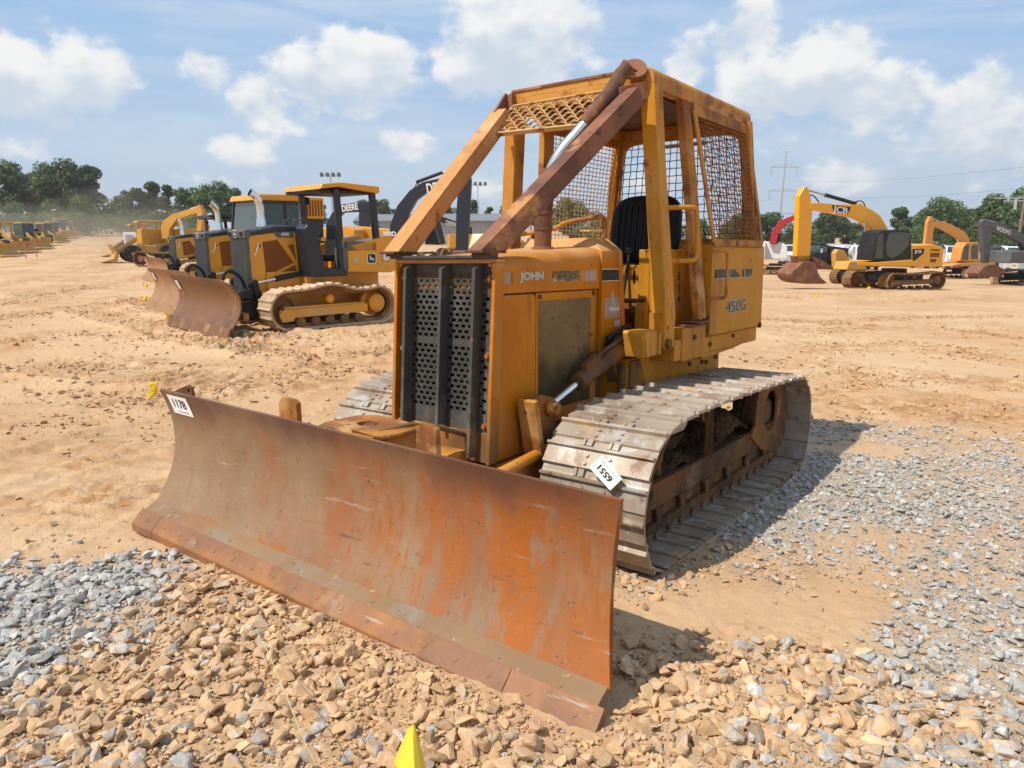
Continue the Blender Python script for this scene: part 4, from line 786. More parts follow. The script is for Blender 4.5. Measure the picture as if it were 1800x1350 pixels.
def scatter(name,N,rmin,rmax,smin,smax,pw,thr,mat,sink=.3,seed=1,PROT=PROT):
    r=np.random.default_rng(seed); an=np.radians(r.uniform(-54,54,N)); rd=np.sqrt(r.uniform(rmin**2,rmax**2,N)); x=rd*np.sin(an); y=rd*np.cos(an)
    w,g=zone(x,y); n_=fbm(x,y,1.4,4,77)*1.0; keep=r.uniform(0,1,N)<np.clip(w+n_*1.15*(w>.06)*(w<.97)*np.where(x>.6,1.,.6),0,1)**1.3
    keep&=w>thr
    # nothing under the blade's edge and tracks
    Mi=np.array(DM.inverted()); L=(Mi[:3,:3]@np.stack([x,y,hgt(x,y)])+Mi[:3,3:]).T
    ins=(np.abs(L[:,0])<1.3)&(np.abs(L[:,1])>.50)&(np.abs(L[:,1])<1.16); ins|=(L[:,0]>2.15)&(L[:,0]<2.50+(.065 if smax>.03 else .0))&(np.abs(L[:,1])<1.52)
    keep&=~ins; x,y,g=x[keep],y[keep],g[keep]; n=len(x); rr0=np.hypot(x,y)
    s=(smin+(smax-smin)*r.uniform(0,1,n)**pw)*np.where((x>.9)&(rr0>3.),.66,1.)*(1-.12*np.clip(rr0-4,0,4)/4)
    z=gz_at(x,y); Vs=[];Fs=[];Cs=[];o=0
    pid=r.integers(0,len(PROT),n); ang=r.uniform(0,2*np.pi,n); tx=r.normal(0,.35,n); ty=r.normal(0,.35,n); up=r.uniform(-.1,1.,n)
    # lay bigger stones last so that small ones tuck in
    gn=np.clip(g+r.normal(0,.16,n)+.5*fbm(x,y,.9,3,91),0,1); lum=r.normal(1,.13,n); 
    for k in range(len(PROT)):
        i=np.where(pid==k)[0]
        if not len(i): continue
        V,F=PROT[k]; ca,sa=np.cos(ang[i]),np.sin(ang[i]); cx,sx=np.cos(tx[i]),np.sin(tx[i]); cy,sy=np.cos(ty[i]),np.sin(ty[i])
        sc=s[i][:,None]*r.uniform(.8,1.2,(len(i),3)); X=V[None]*sc[:,None,:]
        Y1=X[...,1]*cx[:,None]-X[...,2]*sx[:,None]; Z1=X[...,1]*sx[:,None]+X[...,2]*cx[:,None]; X1=X[...,0]*cy[:,None]+Z1*sy[:,None]; Z2=-X[...,0]*sy[:,None]+Z1*cy[:,None]
        X2=X1*ca[:,None]-Y1*sa[:,None]; Y2=X1*sa[:,None]+Y1*ca[:,None]
        P=np.stack([X2+x[i][:,None],Y2+y[i][:,None],Z2+(z[i]+s[i]*(sink+.35*up[i]))[:,None]],-1)
        Vs.append(P.reshape(-1,3)); Fs.append((F[None]+(np.arange(len(i))*len(V))[:,None,None]).reshape(-1,3)+o); o+=len(i)*len(V)
        col=np.stack([gn[i],np.clip(lum[i]*.5,0,1),r.uniform(0,1,len(i)),np.ones(len(i))],1); Cs.append(np.repeat(col,len(V),0))
    me=np_mesh(name,np.vstack(Vs),np.vstack(Fs),mat,False); at_=me.color_attributes.new('stone','FLOAT_COLOR','POINT'); at_.data.foreach_set('color',np.vstack(Cs).astype(np.float32).ravel())
    ob=bpy.data.objects.new(name,me); COL.objects.link(ob); print(name,n,len(me.polygons)); return ob
st=bpy.data.materials.new('crushed_stone'); st.use_nodes=True; t=NT(st.node_tree); bs=t.n['Principled BSDF']; P=t.new('ShaderNodeTexCoord').outputs['Object']
av=t.new('ShaderNodeVertexColor'); av.layer_name='stone'; R3=t.new('ShaderNodeSeparateColor'); t.l.new(av.outputs[0],R3.inputs[0])
Pr=t.vm('ADD',P,t.cxyz(t.m('MULTIPLY',R3.outputs[2],9.),t.m('MULTIPLY',R3.outputs[2],31.),0.))
grey=t.mix(t.ramp(t.noise(Pr,26,6,.65,.4),.35,.7),(.315,.30,.275),(.52,.495,.455)); grey=t.mix(t.ramp(t.noise(t.vm('MULTIPLY',Pr,(1,2.2,1)),34,5,.6,1.2),.60,.70),grey,(.74,.73,.70))
tan=t.mix(t.ramp(t.noise(Pr,14,6,.65),.35,.7),(.50,.315,.165),(.58,.395,.235)); tan=t.mix(t.ramp(t.noise(Pr,60,4,.6),.58,.72,0,.7),tan,(.46,.28,.15))
nrm=t.new('ShaderNodeNewGeometry').outputs['Normal']; upf=t.xyz(nrm)[2]
# stones half rubbed clean of dust: whole stones plus the dusty patches on each
dustf=t.m('ADD',R3.outputs[0],t.m('MULTIPLY',t.m('SUBTRACT',t.noise(Pr,17,5,.6),.5),1.5)); fg=t.ramp(dustf,.33,.62)
cc=t.mix(fg,tan,grey); hs=t.new('ShaderNodeHueSaturation'); t.put(hs.inputs['Value'],t.m('MULTIPLY',R3.outputs[1],2.0)); t.put(hs.inputs['Color'],cc)
t.put(bs.inputs['Base Color'],hs.outputs[0]); bs.inputs['Roughness'].default_value=.85; bs.inputs['Specular IOR Level'].default_value=.25
bn=t.new('ShaderNodeBump'); bn.inputs['Strength'].default_value=.6; bn.inputs['Distance'].default_value=.006; t.put(bn.inputs['Height'],t.noise(Pr,70,6,.7)); t.l.new(bn.outputs[0],bs.inputs['Normal'])
gv=scatter('gravel',92000,1.35,9.5,.014,.056,1.9,.05,st,.10,3); tag(gv,'loose grey and dust coated crushed stone spread over the sandy ground',kind='stuff')
gv2=scatter('small_gravel',180000,1.35,8.,.004,.015,1.6,.02,st,.25,5,CHIP); tag(gv2,'fine stone chips and crumbs of dirt between the bigger stones',kind='stuff')

# clods thrown up along the wheel and track marks
def clods(N,seed):
    r=np.random.default_rng(seed); xs=[];ys=[]
    for P,w,dp in RUTP:
        Q=np.array(catmull(P,6)); L=np.r_[0,np.cumsum(np.hypot(*np.diff(Q,axis=0).T))]; m=int(min(4200,200*L[-1])); t_=r.uniform(0,L[-1],m); px=np.interp(t_,L,Q[:,0]); py=np.interp(t_,L,Q[:,1]); d=np.gradient(Q,axis=0); nx=np.interp(t_,L,-d[:,1]); ny=np.interp(t_,L,d[:,0]); nn_=np.hypot(nx,ny)+1e-9
        o=r.normal(0,w*.75,m); xs.append(px+nx/nn_*o); ys.append(py+ny/nn_*o)
    an=np.radians(r.uniform(-44,44,N)); rd=np.exp(r.uniform(np.log(2.5),np.log(26),N)); xs.append(rd*np.sin(an)); ys.append(rd*np.cos(an)); x=np.concatenate(xs); y=np.concatenate(ys)
    keep=(fbm(x*.5,y*1.2,.9,4,61)+.35*r.uniform(-1,1,len(x)))>-.02; keep&=np.hypot(x,y)<32
    Mi=np.array(DM.inverted()); L=(Mi[:3,:3]@np.stack([x,y,hgt(x,y)])+Mi[:3,3:]).T; keep&=~((np.abs(L[:,0])<1.3)&(np.abs(L[:,1])<1.16)); keep&=~((L[:,0]>2.15)&(L[:,0]<2.5)&(np.abs(L[:,1])<1.5))
    x,y=x[keep],y[keep]; n=len(x); s_=(.006+0.030*r.uniform(0,1,n)**6)*np.clip(np.hypot(x,y)/6,.7,1.6); z=gz_at(x,y); pid=r.integers(0,len(CHIP),n); a=r.uniform(0,6.28,n); Vs=[];Fs=[];o=0
    for k in range(len(CHIP)):
        i=np.where(pid==k)[0]; V,F=CHIP[k]; X=V[None]*(s_[i][:,None]*r.uniform(.7,1.3,(len(i),3)))[:,None,:]; ca,sa=np.cos(a[i])[:,None],np.sin(a[i])[:,None]
        P=np.stack([X[...,0]*ca-X[...,1]*sa+x[i][:,None],X[...,0]*sa+X[...,1]*ca+y[i][:,None],X[...,2]+(z[i]+s_[i]*.25)[:,None]],-1); Vs.append(P.reshape(-1,3)); Fs.append((F[None]+(np.arange(len(i))*len(V))[:,None,None]).reshape(-1,3)+o); o+=len(i)*len(V)
    ob=bpy.data.objects.new('dirt_clods',np_mesh('dirt_clods',np.vstack(Vs),np.vstack(Fs),gm,False)); COL.objects.link(ob); tag(ob,'crumbled dirt clods along the track marks in the yard',kind='stuff')
clods(16000,8)
# ---------------------------------------------------------------- yard machines
def mt(n): return MATS[n]
def root_at(name,p,th,label,cat,group=None):
    r=empty(name,p,math.pi+th); tag(r,label,cat,group); return r
def loc(r,u,v,yl):
    """pixel ray met with the machine's own upright plane at side offset yl -> (x, z) in the machine's frame"""
    d=FW+np.array([1.,0,0])*((u-900)/FPX)-UW*((v-675)/FPX); a=r.rotation_euler[2]; f=np.array([math.cos(a),math.sin(a),0]); l=np.array([-math.sin(a),math.cos(a),0]); o=np.array(r.location)
    t=((o-CW)@l+yl)/(d@l); p=CW+d*t-o; return (float(p@f),float(p[2]))
def track_unit(root,y,w,x0,x1,h,mat,nsh=36,sag=.0,frame='under_dirty',wheel='yellow_paint',name='track',wheels=True,r1=None,hump=0):
    """one crawler track: chain of shoes as one ribbed belt, idler, sprocket, rollers, frame"""
    r=h/2; P=[]
    for k in range(9): a=-math.pi/2+math.pi*k/8; P.append((x1-r+r*math.cos(a),r+r*math.sin(a)))
    for k in range(1,8): t=k/8; P.append((x1-r+(x0-x1+2*r)*t,h-sag*math.sin(math.pi*t)*(1 if not hump else 0)+hump*math.exp(-((t-.45)/.2)**2)-hump*.5*math.exp(-((t-.8)/.15)**2)))
    for k in range(9): a=math.pi/2+math.pi*k/8; P.append((x0+r+r*math.cos(a),r+r*math.sin(a)))
    for k in range(1,6): t=k/6; P.append((x0+r+(x1-x0-2*r)*t,0))
    Q,L=resample(catmull(P,4,True),nsh*4); n=len(Q); T_=np.roll(Q,-1,0)-np.roll(Q,1,0); T_/=np.linalg.norm(T_,axis=1)[:,None]; N_=np.stack([T_[:,1],-T_[:,0]],1)
    hgt_=[.0,.0,.0,.030]; b=MB(); rings=[]
    for i in list(range(n))+[0]:
        o=Q[i]+N_[i]*(hgt_[i%4]-.01); q=Q[i]-N_[i]*.045
        rings.append([(o[0],y-w/2,o[1]),(o[0],y+w/2,o[1]),(q[0],y+w/2,q[1]),(q[0],y-w/2,q[1])])
    b.loft(rings,False); tr=b.build(name,mt(mat),root)
    b=MB()
    for yo in(-.08,.08):
        b.loft([[((Q[i]-N_[i]*.04)[0],y+yo-.02,(Q[i]-N_[i]*.04)[1]),((Q[i]-N_[i]*.04)[0],y+yo+.02,(Q[i]-N_[i]*.04)[1]),((Q[i]-N_[i]*.11)[0],y+yo+.02,(Q[i]-N_[i]*.11)[1]),((Q[i]-N_[i]*.11)[0],y+yo-.02,(Q[i]-N_[i]*.11)[1])] for i in list(range(0,n,2))+[0]],False)
    b.build('track_chain',mt('under_dirty'),tr)
    if not wheels: return tr
    s=1 if y>0 else -1; rr2=r-.12
    b=MB(); b.rev((x1-r,y-.1*s,r),(0,s,0),[(rr2,0),(rr2,.16),(rr2*.8,.18),(rr2*.75,.12),(.1,.12),(.09,.2),(.02,.21)],22); b.build('idler',mt(frame),root)
    b=MB(); b.rev((x0+r,y-.1*s,r+.02),(0,s,0),[(rr2,0),(rr2,.06),(rr2*.72,.10),(rr2*.70,.26),(rr2*.55,.29),(.02,.29)],22)
    for k in range(8): a=2*math.pi*k/8; b.cyl((x0+r+rr2*.4*math.cos(a),y+.185*s,r+.02+rr2*.4*math.sin(a)),(x0+r+rr2*.4*math.cos(a),y+.205*s,r+.02+rr2*.4*math.sin(a)),.022,n=6)
    b.build('sprocket',mt(wheel),root)
    b=MB(); y0,y1=sorted((y-.14*s,y+.14*s)); b.box(x0+r*1.7,x1-r*.9,y0,y1,r*.62,r*1.15); b.bar((x0+r*1.6,y+.16*s,r*.85),(x1-r*.6,y+.16*s,r*.80),.03,.16); tf=b.build('track_frame',mt(wheel if wheel!='yellow_paint' else 'yellow_paint'),root,.01)
    b=MB(); b.prism([(x1-r*1.3,r*.45),(x1-r*.7,r*.42),(x1-r*.55,r*.8),(x1-r*.9,r*1.1),(x1-r*1.5,r*.95)],1,*sorted((y+.15*s,y+.2*s))); b.build('idler_guard',mt(wheel),tf,.01)
    nr=5
    for k in range(nr):
        x=x0+r*1.7+(x1-x0-r*3.0)*(k+.5)/nr; b=MB(); b.rev((x,y-.12*s,.14),(0,s,0),[(.09,0),(.09,.05),(.07,.06),(.07,.2),(.09,.21),(.09,.27),(.03,.28)],12); b.build('track_roller',mt(frame),root)
    b=MB(); b.rev(((x0+x1)/2+.05,y-.1*s,h-.22),(0,s,0),[(.05,0),(.085,.01),(.085,.22),(.06,.24),(.02,.24)],14); b.build('carrier_roller',mt(wheel),root)
    return tr
DEER=[(-.9,-.15),(-.55,-.05),(-.3,.15),(.1,.18),(.3,.35),(.42,.62),(.30,.80),(.45,.78),(.55,.95),(.6,.75),(.8,.6),(.66,.5),(.6,.25),(.62,-.05),(.85,-.35),(.7,-.38),(.4,-.15),(.1,-.2),(-.15,-.25),(-.2,-.5),(-.45,-.75),(-.52,-.68),(-.35,-.45),(-.42,-.2),(-.7,-.3),(-.95,-.5),(-1.0,-.42),(-.8,-.22)]
def badge(parent,o,u,v,size,name='emblem',kind='deer'):
    o,u,v=Vector(o),Vector(u),Vector(v); n=u.cross(v)
    def rsq(k,e=.35,m=24): return [o+n*0+u*size*k*math.copysign(abs(math.cos(a))**e,math.cos(a))+v*size*k*math.copysign(abs(math.sin(a))**e,math.sin(a)) for a in[2*math.pi*i/m for i in range(m)]]
    def slab(b,P,z0,z1): b.loft([[p+n*z0 for p in P],[p+n*z1 for p in P]])
    b=MB(); slab(b,rsq(1.12),.0,.004); e=b.build(name,mt('white_paint' if kind=='deer' else 'ink'),parent)
    b=MB(); slab(b,rsq(1.0),.003,.008); b.build('emblem_field',mt('ink' if kind=='deer' else 'paper'),e) if False else None
    b=MB(); slab(b,rsq(.96),.003,.008); q=b.build('emblem_field',mt('ink' if kind=='deer' else 'white_paint'),parent)
    b=MB()
    if kind=='deer': slab(b,[o+u*x*size*.72*-1+v*(y-.05)*size*.8 for x,y in DEER],.007,.011)
    else: slab(b,[o+u*x*size*.3+v*y*size*.3 for x,y in((-.3,-1),(.3,-1),(.3,-.3),(1,-.3),(1,.3),(.3,.3),(.3,1),(-.3,1),(-.3,.3),(-1,.3),(-1,-.3),(-.3,-.3))],.007,.011)
    b.build('emblem_figure',mt('white_paint' if kind=='deer' else 'ink_soft'),parent)
def yard_dozer(p,th,label,col='yellow_paint',top='dark_paint',blade='brown_blade',canopy=True,num='450K',cab=False,group=None,brand=True,roofc=None):
    r=root_at('bulldozer',p,th,label,'bulldozer',group)
    for s in(1,-1): track_unit(r,s*.85,.56,-1.40,1.30,.76,'light_dirt_track',38,0,'under_dirty',col,hump=.09)
    hw=.37
    b=MB(); b.box(-1.45,1.0,-.42,.42,.35,1.06); b.box(-.5,.3,-.60,.60,.78,1.05); b.build('main_frame',mt(col),r,.02)
    # hood with yellow sides
    b=MB(); b.prism([(.29,.70),(1.27,.62),(1.30,1.73),(.72,1.80),(.30,1.83)],1,-hw,hw); side=b.build('engine_cover',mt(col),r,.02)
    for s in(1,-1):
        y=s*(hw+.002); yy=sorted((y,y-s*.01))
        for poly in([(1.02,1.62),(.72,1.66),(.42,1.22),(.99,.98)],[(.93,.90),(.985,.93),(.40,1.18),(.33,.94),(.36,.90)],[(.36,.80),(.98,.73),(.98,.86),(.36,.87)],[(.52,1.55),(.40,1.58),(.36,1.25)]):
            b=MB(); b.prism(poly,1,*yy); b.build('side_vent',mt('vent_brown'),side)
        b=MB(); b.tube([(1.12,s*(hw+.0),1.60),(1.11,s*(hw+.03),1.58),(1.17,s*(hw+.03),1.42),(1.19,s*hw,1.38)],.012,6); b.build('handle',mt('paper'),side)
        b=MB(); b.cyl((1.08,s*(hw-.01),1.55),(1.08,s*(hw+.006),1.55),.03,n=12); b.build('latch',mt('grey_steel'),side)
    b=MB(); b.loft([[(x,-hw-.01,z0),(x,-hw-.01,z1-.03),(x,-hw+.08,z1),(x,hw-.08,z1),(x,hw+.01,z1-.03),(x,hw+.01,z0)] for x,z0,z1 in((1.31,1.72,1.82),(.72,1.80,1.935),(.30,1.82,1.93))]); b.build('hood_top',mt(top),r,.02)
    b=MB(); b.prism([(1.22,1.70),(1.36,1.68),(1.37,1.84),(1.24,1.86)],1,-hw-.02,hw+.02); no=b.build('nose',mt('grey_steel'),r,.03)
    b=MB()
    for y in(-.26,.26): b.box(1.365,1.376,y-.06,y+.06,1.73,1.80)
    b.build('nose_vent',mt('black_core'),no)
    if brand: badge(no,(1.376,0,1.765),(0,1,0),(0,0,1),.06)
    b=MB(); b.box(1.27,1.315,-hw,hw,.58,1.69)
    for k in range(18): y=-.34+.68*k/17; b.box(1.31,1.338,y-.008,y+.008,.60,1.67)
    b.build('grille',mt('grey_steel'),r)
    b=MB(); b.cyl((.88,.06,1.90),(.88,.06,2.08),.095,.075,n=16); b.tube(catmull([(.88,.06,2.05),(.88,.06,2.22),(.90,.06,2.36),(.98,.06,2.48),(1.06,.06,2.53)],5),.072,16,False); b.build('exhaust_pipe',mt('chrome'),r)
    if canopy or cab:
        b=MB(); b.prism([(.32,.96),(.36,1.86),(.30,1.94),(.12,1.93),(-.02,1.12),(-.50,1.10),(-.50,.95)],1,.36,.80); b.prism([(.32,.96),(.36,1.86),(.30,1.94),(.12,1.93),(-.02,1.12),(-.50,1.10),(-.50,.95)],1,-.80,-.36); b.box(.05,.34,-.37,.37,1.1,1.93); b.box(-.5,.3,-.79,.79,.955,1.06); b.build('operator_tub',mt(top),r,.015)
        b=MB(); b.box(-.55,-.42,.45,.80,1.05,1.50); b.box(-1.2,-.5,.5,.8,1.42,1.62); b.box(-1.2,-.5,-.8,-.5,1.42,1.62); b.build('side_console',mt('grey_steel'),r,.02)
        b=MB(); b.box(-.62,-.18,-.25,.25,1.22,1.36); b.prism([(-.72,1.3),(-.58,1.3),(-.64,1.95),(-.76,1.95)],1,-.25,.25); b.build('seat',mt('black_part'),r,.04)
        b=MB(); b.tube([(-.05,.55,1.5),(-.08,.55,1.72)],.015,8); b.rev((-.08,.55,1.7),(0,0,1),[(.02,0),(.04,.04),(.03,.09)],10); b.build('control_lever',mt('black_part'),r)
    if canopy:
        for s in(1,-1):
            b=MB(); b.bar((-.38,s*.76,1.02),(-.36,s*.72,2.62),.09,.10,(1,0,0)); b.build('front_post',mt(top if s>0 else 'grey_steel'),r,.01)
            b=MB(); b.bar((-1.24,s*.74,1.45),(-1.18,s*.70,2.60),.10,.12,(1,0,0)); b.build('rear_post',mt(top),r,.01)
        b=MB(); b.prism([(.02,2.60),(-.05,2.70),(-.45,2.745),(-1.30,2.70),(-1.32,2.60),(-1.28,2.56),(-.4,2.66)],1,-.80,.80); b.build('canopy',mt(roofc or col),r,.015)
        b=MB(); b.box(-1.2,-.02,-.7,.7,2.54,2.60); b.box(-.35,-.25,-.5,-.35,2.35,2.5); b.build('canopy_liner',mt('black_part'),r)
        b=MB(); b.tube(catmull([(.28,.2,1.93),(.26,.2,2.03),(.05,.2,2.04),(.03,.2,1.93)],4),.012,6); b.tube(catmull([(.28,-.2,1.93),(.26,-.2,2.03),(.05,-.2,2.04),(.03,-.2,1.93)],4),.012,6); b.build('grab_rail',mt('grey_steel'),r)
    b=MB(); b.prism([(-.50,1.03),(-.50,1.50),(-.60,1.56),(-1.52,1.74),(-1.66,1.66),(-1.66,1.02),(-1.5,.98)],1,.40,.80); b.prism([(-.50,1.03),(-.50,1.50),(-.60,1.56),(-1.52,1.74),(-1.66,1.66),(-1.66,1.02),(-1.5,.98)],1,-.80,-.40); b.box(-1.66,-.7,-.41,.41,1.0,1.6); hull=b.build('rear_hull',mt(col),r,.02)
    if brand:
        badge(hull,(-1.06,.803,1.28),(-1,0,0),(0,0,1),.095); badge(hull,(-1.40,.803,1.30),(-1,0,0),(0,0,1),.075,'badge','cross')
        b=MB(); b.box(-.76,-.66,.80,.804,1.22,1.30); b.build('warning_label',mt('decal_silver'),hull)
    if num:
        b=MB(); b.prism([(.80,1.80),(.40,1.82),(.40,1.70),(.72,1.70)],1,hw+.001,hw+.012); pl=b.build('number_plate',mt('grey_steel'),side)
        text(num,(.56,hw+.0125,1.76),(-1,0,0),(0,0,1),.06,mt('white_paint'),side,'lettering',.003,.02)
    for s in(1,-1):
        b=MB(); b.cyl((.28,s*.46,1.02),(.85,s*.46,.93),.052,n=14); lc=b.build('lift_cylinder',mt('black_part'),r)
        b=MB(); b.cyl((.85,s*.46,.93),(1.25,s*.46,.87),.025,n=12); b.build('cylinder_rod',mt('chrome'),lc)
        b=MB(); b.rev((1.28,s*.40,.86),(0,s,0),[(.05,0),(.08,.01),(.08,.1),(.05,.12)],14); b.bar((1.28,s*.46,.86),(1.2,s*.44,.55),.10,.12); b.build('lift_bracket',mt('black_part'),r)
    b=MB(); b.bar((.9,.42,.45),(1.8,.25,.40),.16,.22); b.bar((.9,-.42,.45),(1.8,-.25,.40),.16,.22); b.box(1.6,1.86,-.35,.35,.28,.62); b.bar((1.3,.4,.72),(1.86,.6,.6),.14,.14); b.build('push_frame',mt('black_part'),r,.01)
    b=MB(); b.tube(catmull([(1.35,.30,.62),(1.45,.32,.95),(1.65,.34,1.10),(1.78,.34,1.02),(1.85,.34,.72)],6),.03,8); b.build('hydraulic_hose',mt('black_part'),r)
    # blade with clipped upper corners
    def prof(t): return 2.17-.22*math.sin(math.pi*min(1,t*1.05))*(1-.15*t)+.05*t*t*2,1.0-.98*t
    T=[k/12 for k in range(13)]; b=MB(); rings=[]; Wd=1.52
    for k in range(17):
        s=k/8-1; ring=[]
        for t in T: x,z=prof(t); w=Wd-(.13*max(0,1-t/.16)); ring.append((x-.0*s,s*w,z-.05*max(0,abs(s)-.93)*10*max(0,1-t*6)))
        ring+=[(x-.025,y,z) for x,y,z in ring[::-1]]; rings.append(ring)
    b.loft(rings); bl_=b.build('blade',mt(blade),r); bl_.modifiers.new('e','EDGE_SPLIT').split_angle=rad(40)
    for p_ in bl_.data.polygons: p_.use_smooth=True
    b=MB(); b.prism([(2.20,.20),(2.275,-.0),(2.26,-.02),(2.17,.19)],1,-1.54,1.54); b.build('cutting_edge',mt(blade),bl_)
    b=MB()
    for y in(-1.2,-.5,.5,1.2): b.prism([(1.98,.2),(1.86,.5),(1.98,.85),(1.965,.5)],1,y-.02,y+.02)
    b.box(1.80,1.90,-1.40,1.40,.30,.42); b.build('blade_rib',mt(blade),bl_)
    x,z=prof(.12); x2,z2=prof(.30); b=MB(); b.add([(x+.02,-1.36,z),(x+.02,-1.22,z),(x2+.02,-1.22,z2),(x2+.02,-1.36,z2)],[(0,1,2,3)]); b.add([(x+.008,-1.36,z),(x+.008,-1.22,z),(x2+.008,-1.22,z2),(x2+.008,-1.36,z2)],[(3,2,1,0)]); b.build('lot_sticker',mt('paper'),r)
    return r
d1=yard_dozer((-4.173,14.715,-.26),rad(42.5),'clean yellow and charcoal bulldozer with open canopy, left of the old one')
# ---- enclosed cab machine behind the first yard dozer
def cab_box(r,x0,x1,y0,y1,z0,z1,frame,roofmat,glass='glass_dark',lean=.12):
    b=MB(); fr=.06
    for x,xt in((x1,x1-lean),(x0,x0+.03)):
        for y in(y0,y1): b.bar((x,y,z0),(xt,y,z1),fr,fr,(1,0,0))
    b.bar((x0+(x1-x0)*.42,y1,z0),(x0+(x1-x0)*.42,y1,z1),fr,fr,(1,0,0)); b.box(x0,x1,y0-.02,y1+.02,z0-.05,z0+.08); b.box(x0+.02,x1-lean,y0-.01,y1+.01,z1-.08,z1)
    c=b.build('cab',mt(frame),r,.01)
    b=MB(); b.add([(x0,y0,z0),(x1,y0,z0),(x1,y1,z0),(x0,y1,z0),(x0+.03,y0,z1),(x1-lean,y0,z1),(x1-lean,y1,z1),(x0+.03,y1,z1)],[(0,1,5,4),(1,2,6,5),(2,3,7,6),(3,0,4,7)]); b.build('window',mt(glass),c)
    b=MB(); b.prism([(x0-.05,z1),(x1-lean+.12,z1),(x1-lean+.05,z1+.14),(x0,z1+.17)],1,y0-.06,y1+.06); b.build('cab_roof',mt(roofmat),c,.03)
    return c
d2=yard_dozer((-6.45,18.4,float(hgt(-6.45,18.4))),rad(42.5),'yellow and charcoal bulldozer with pale tan blade and enclosed glass cab',blade='tan_blade',canopy=False,cab=True)
c2=cab_box(d2,-1.05,.28,-.78,.78,1.55,2.60,'dark_paint','yellow_paint','glass_green',.16)
b=MB(); b.box(-1.62,-1.08,-.65,.65,2.18,2.72); cv=b.build('rear_housing',mt('yellow_paint'),d2,.03)
for k in range(6): b=MB(); b.box(-1.56+.08*k,-1.52+.08*k,.65,.66,2.26,2.64); b.build('vent',mt('vent_brown'),cv)
b=MB(); b.box(-1.6,-1.1,-.6,.6,1.6,2.18); b.build('rear_frame',mt('dark_paint'),d2,.02)
def gpos(u,Y): g=ground(u,Y); return (g.x,g.y,g.z)
d3=yard_dozer(gpos(365,31.5),rad(40),'yellow dozer with a black grille, third along the left row, dusty','cat_yellow','black_part','tan_blade',True,None,brand=False,roofc='black_part')
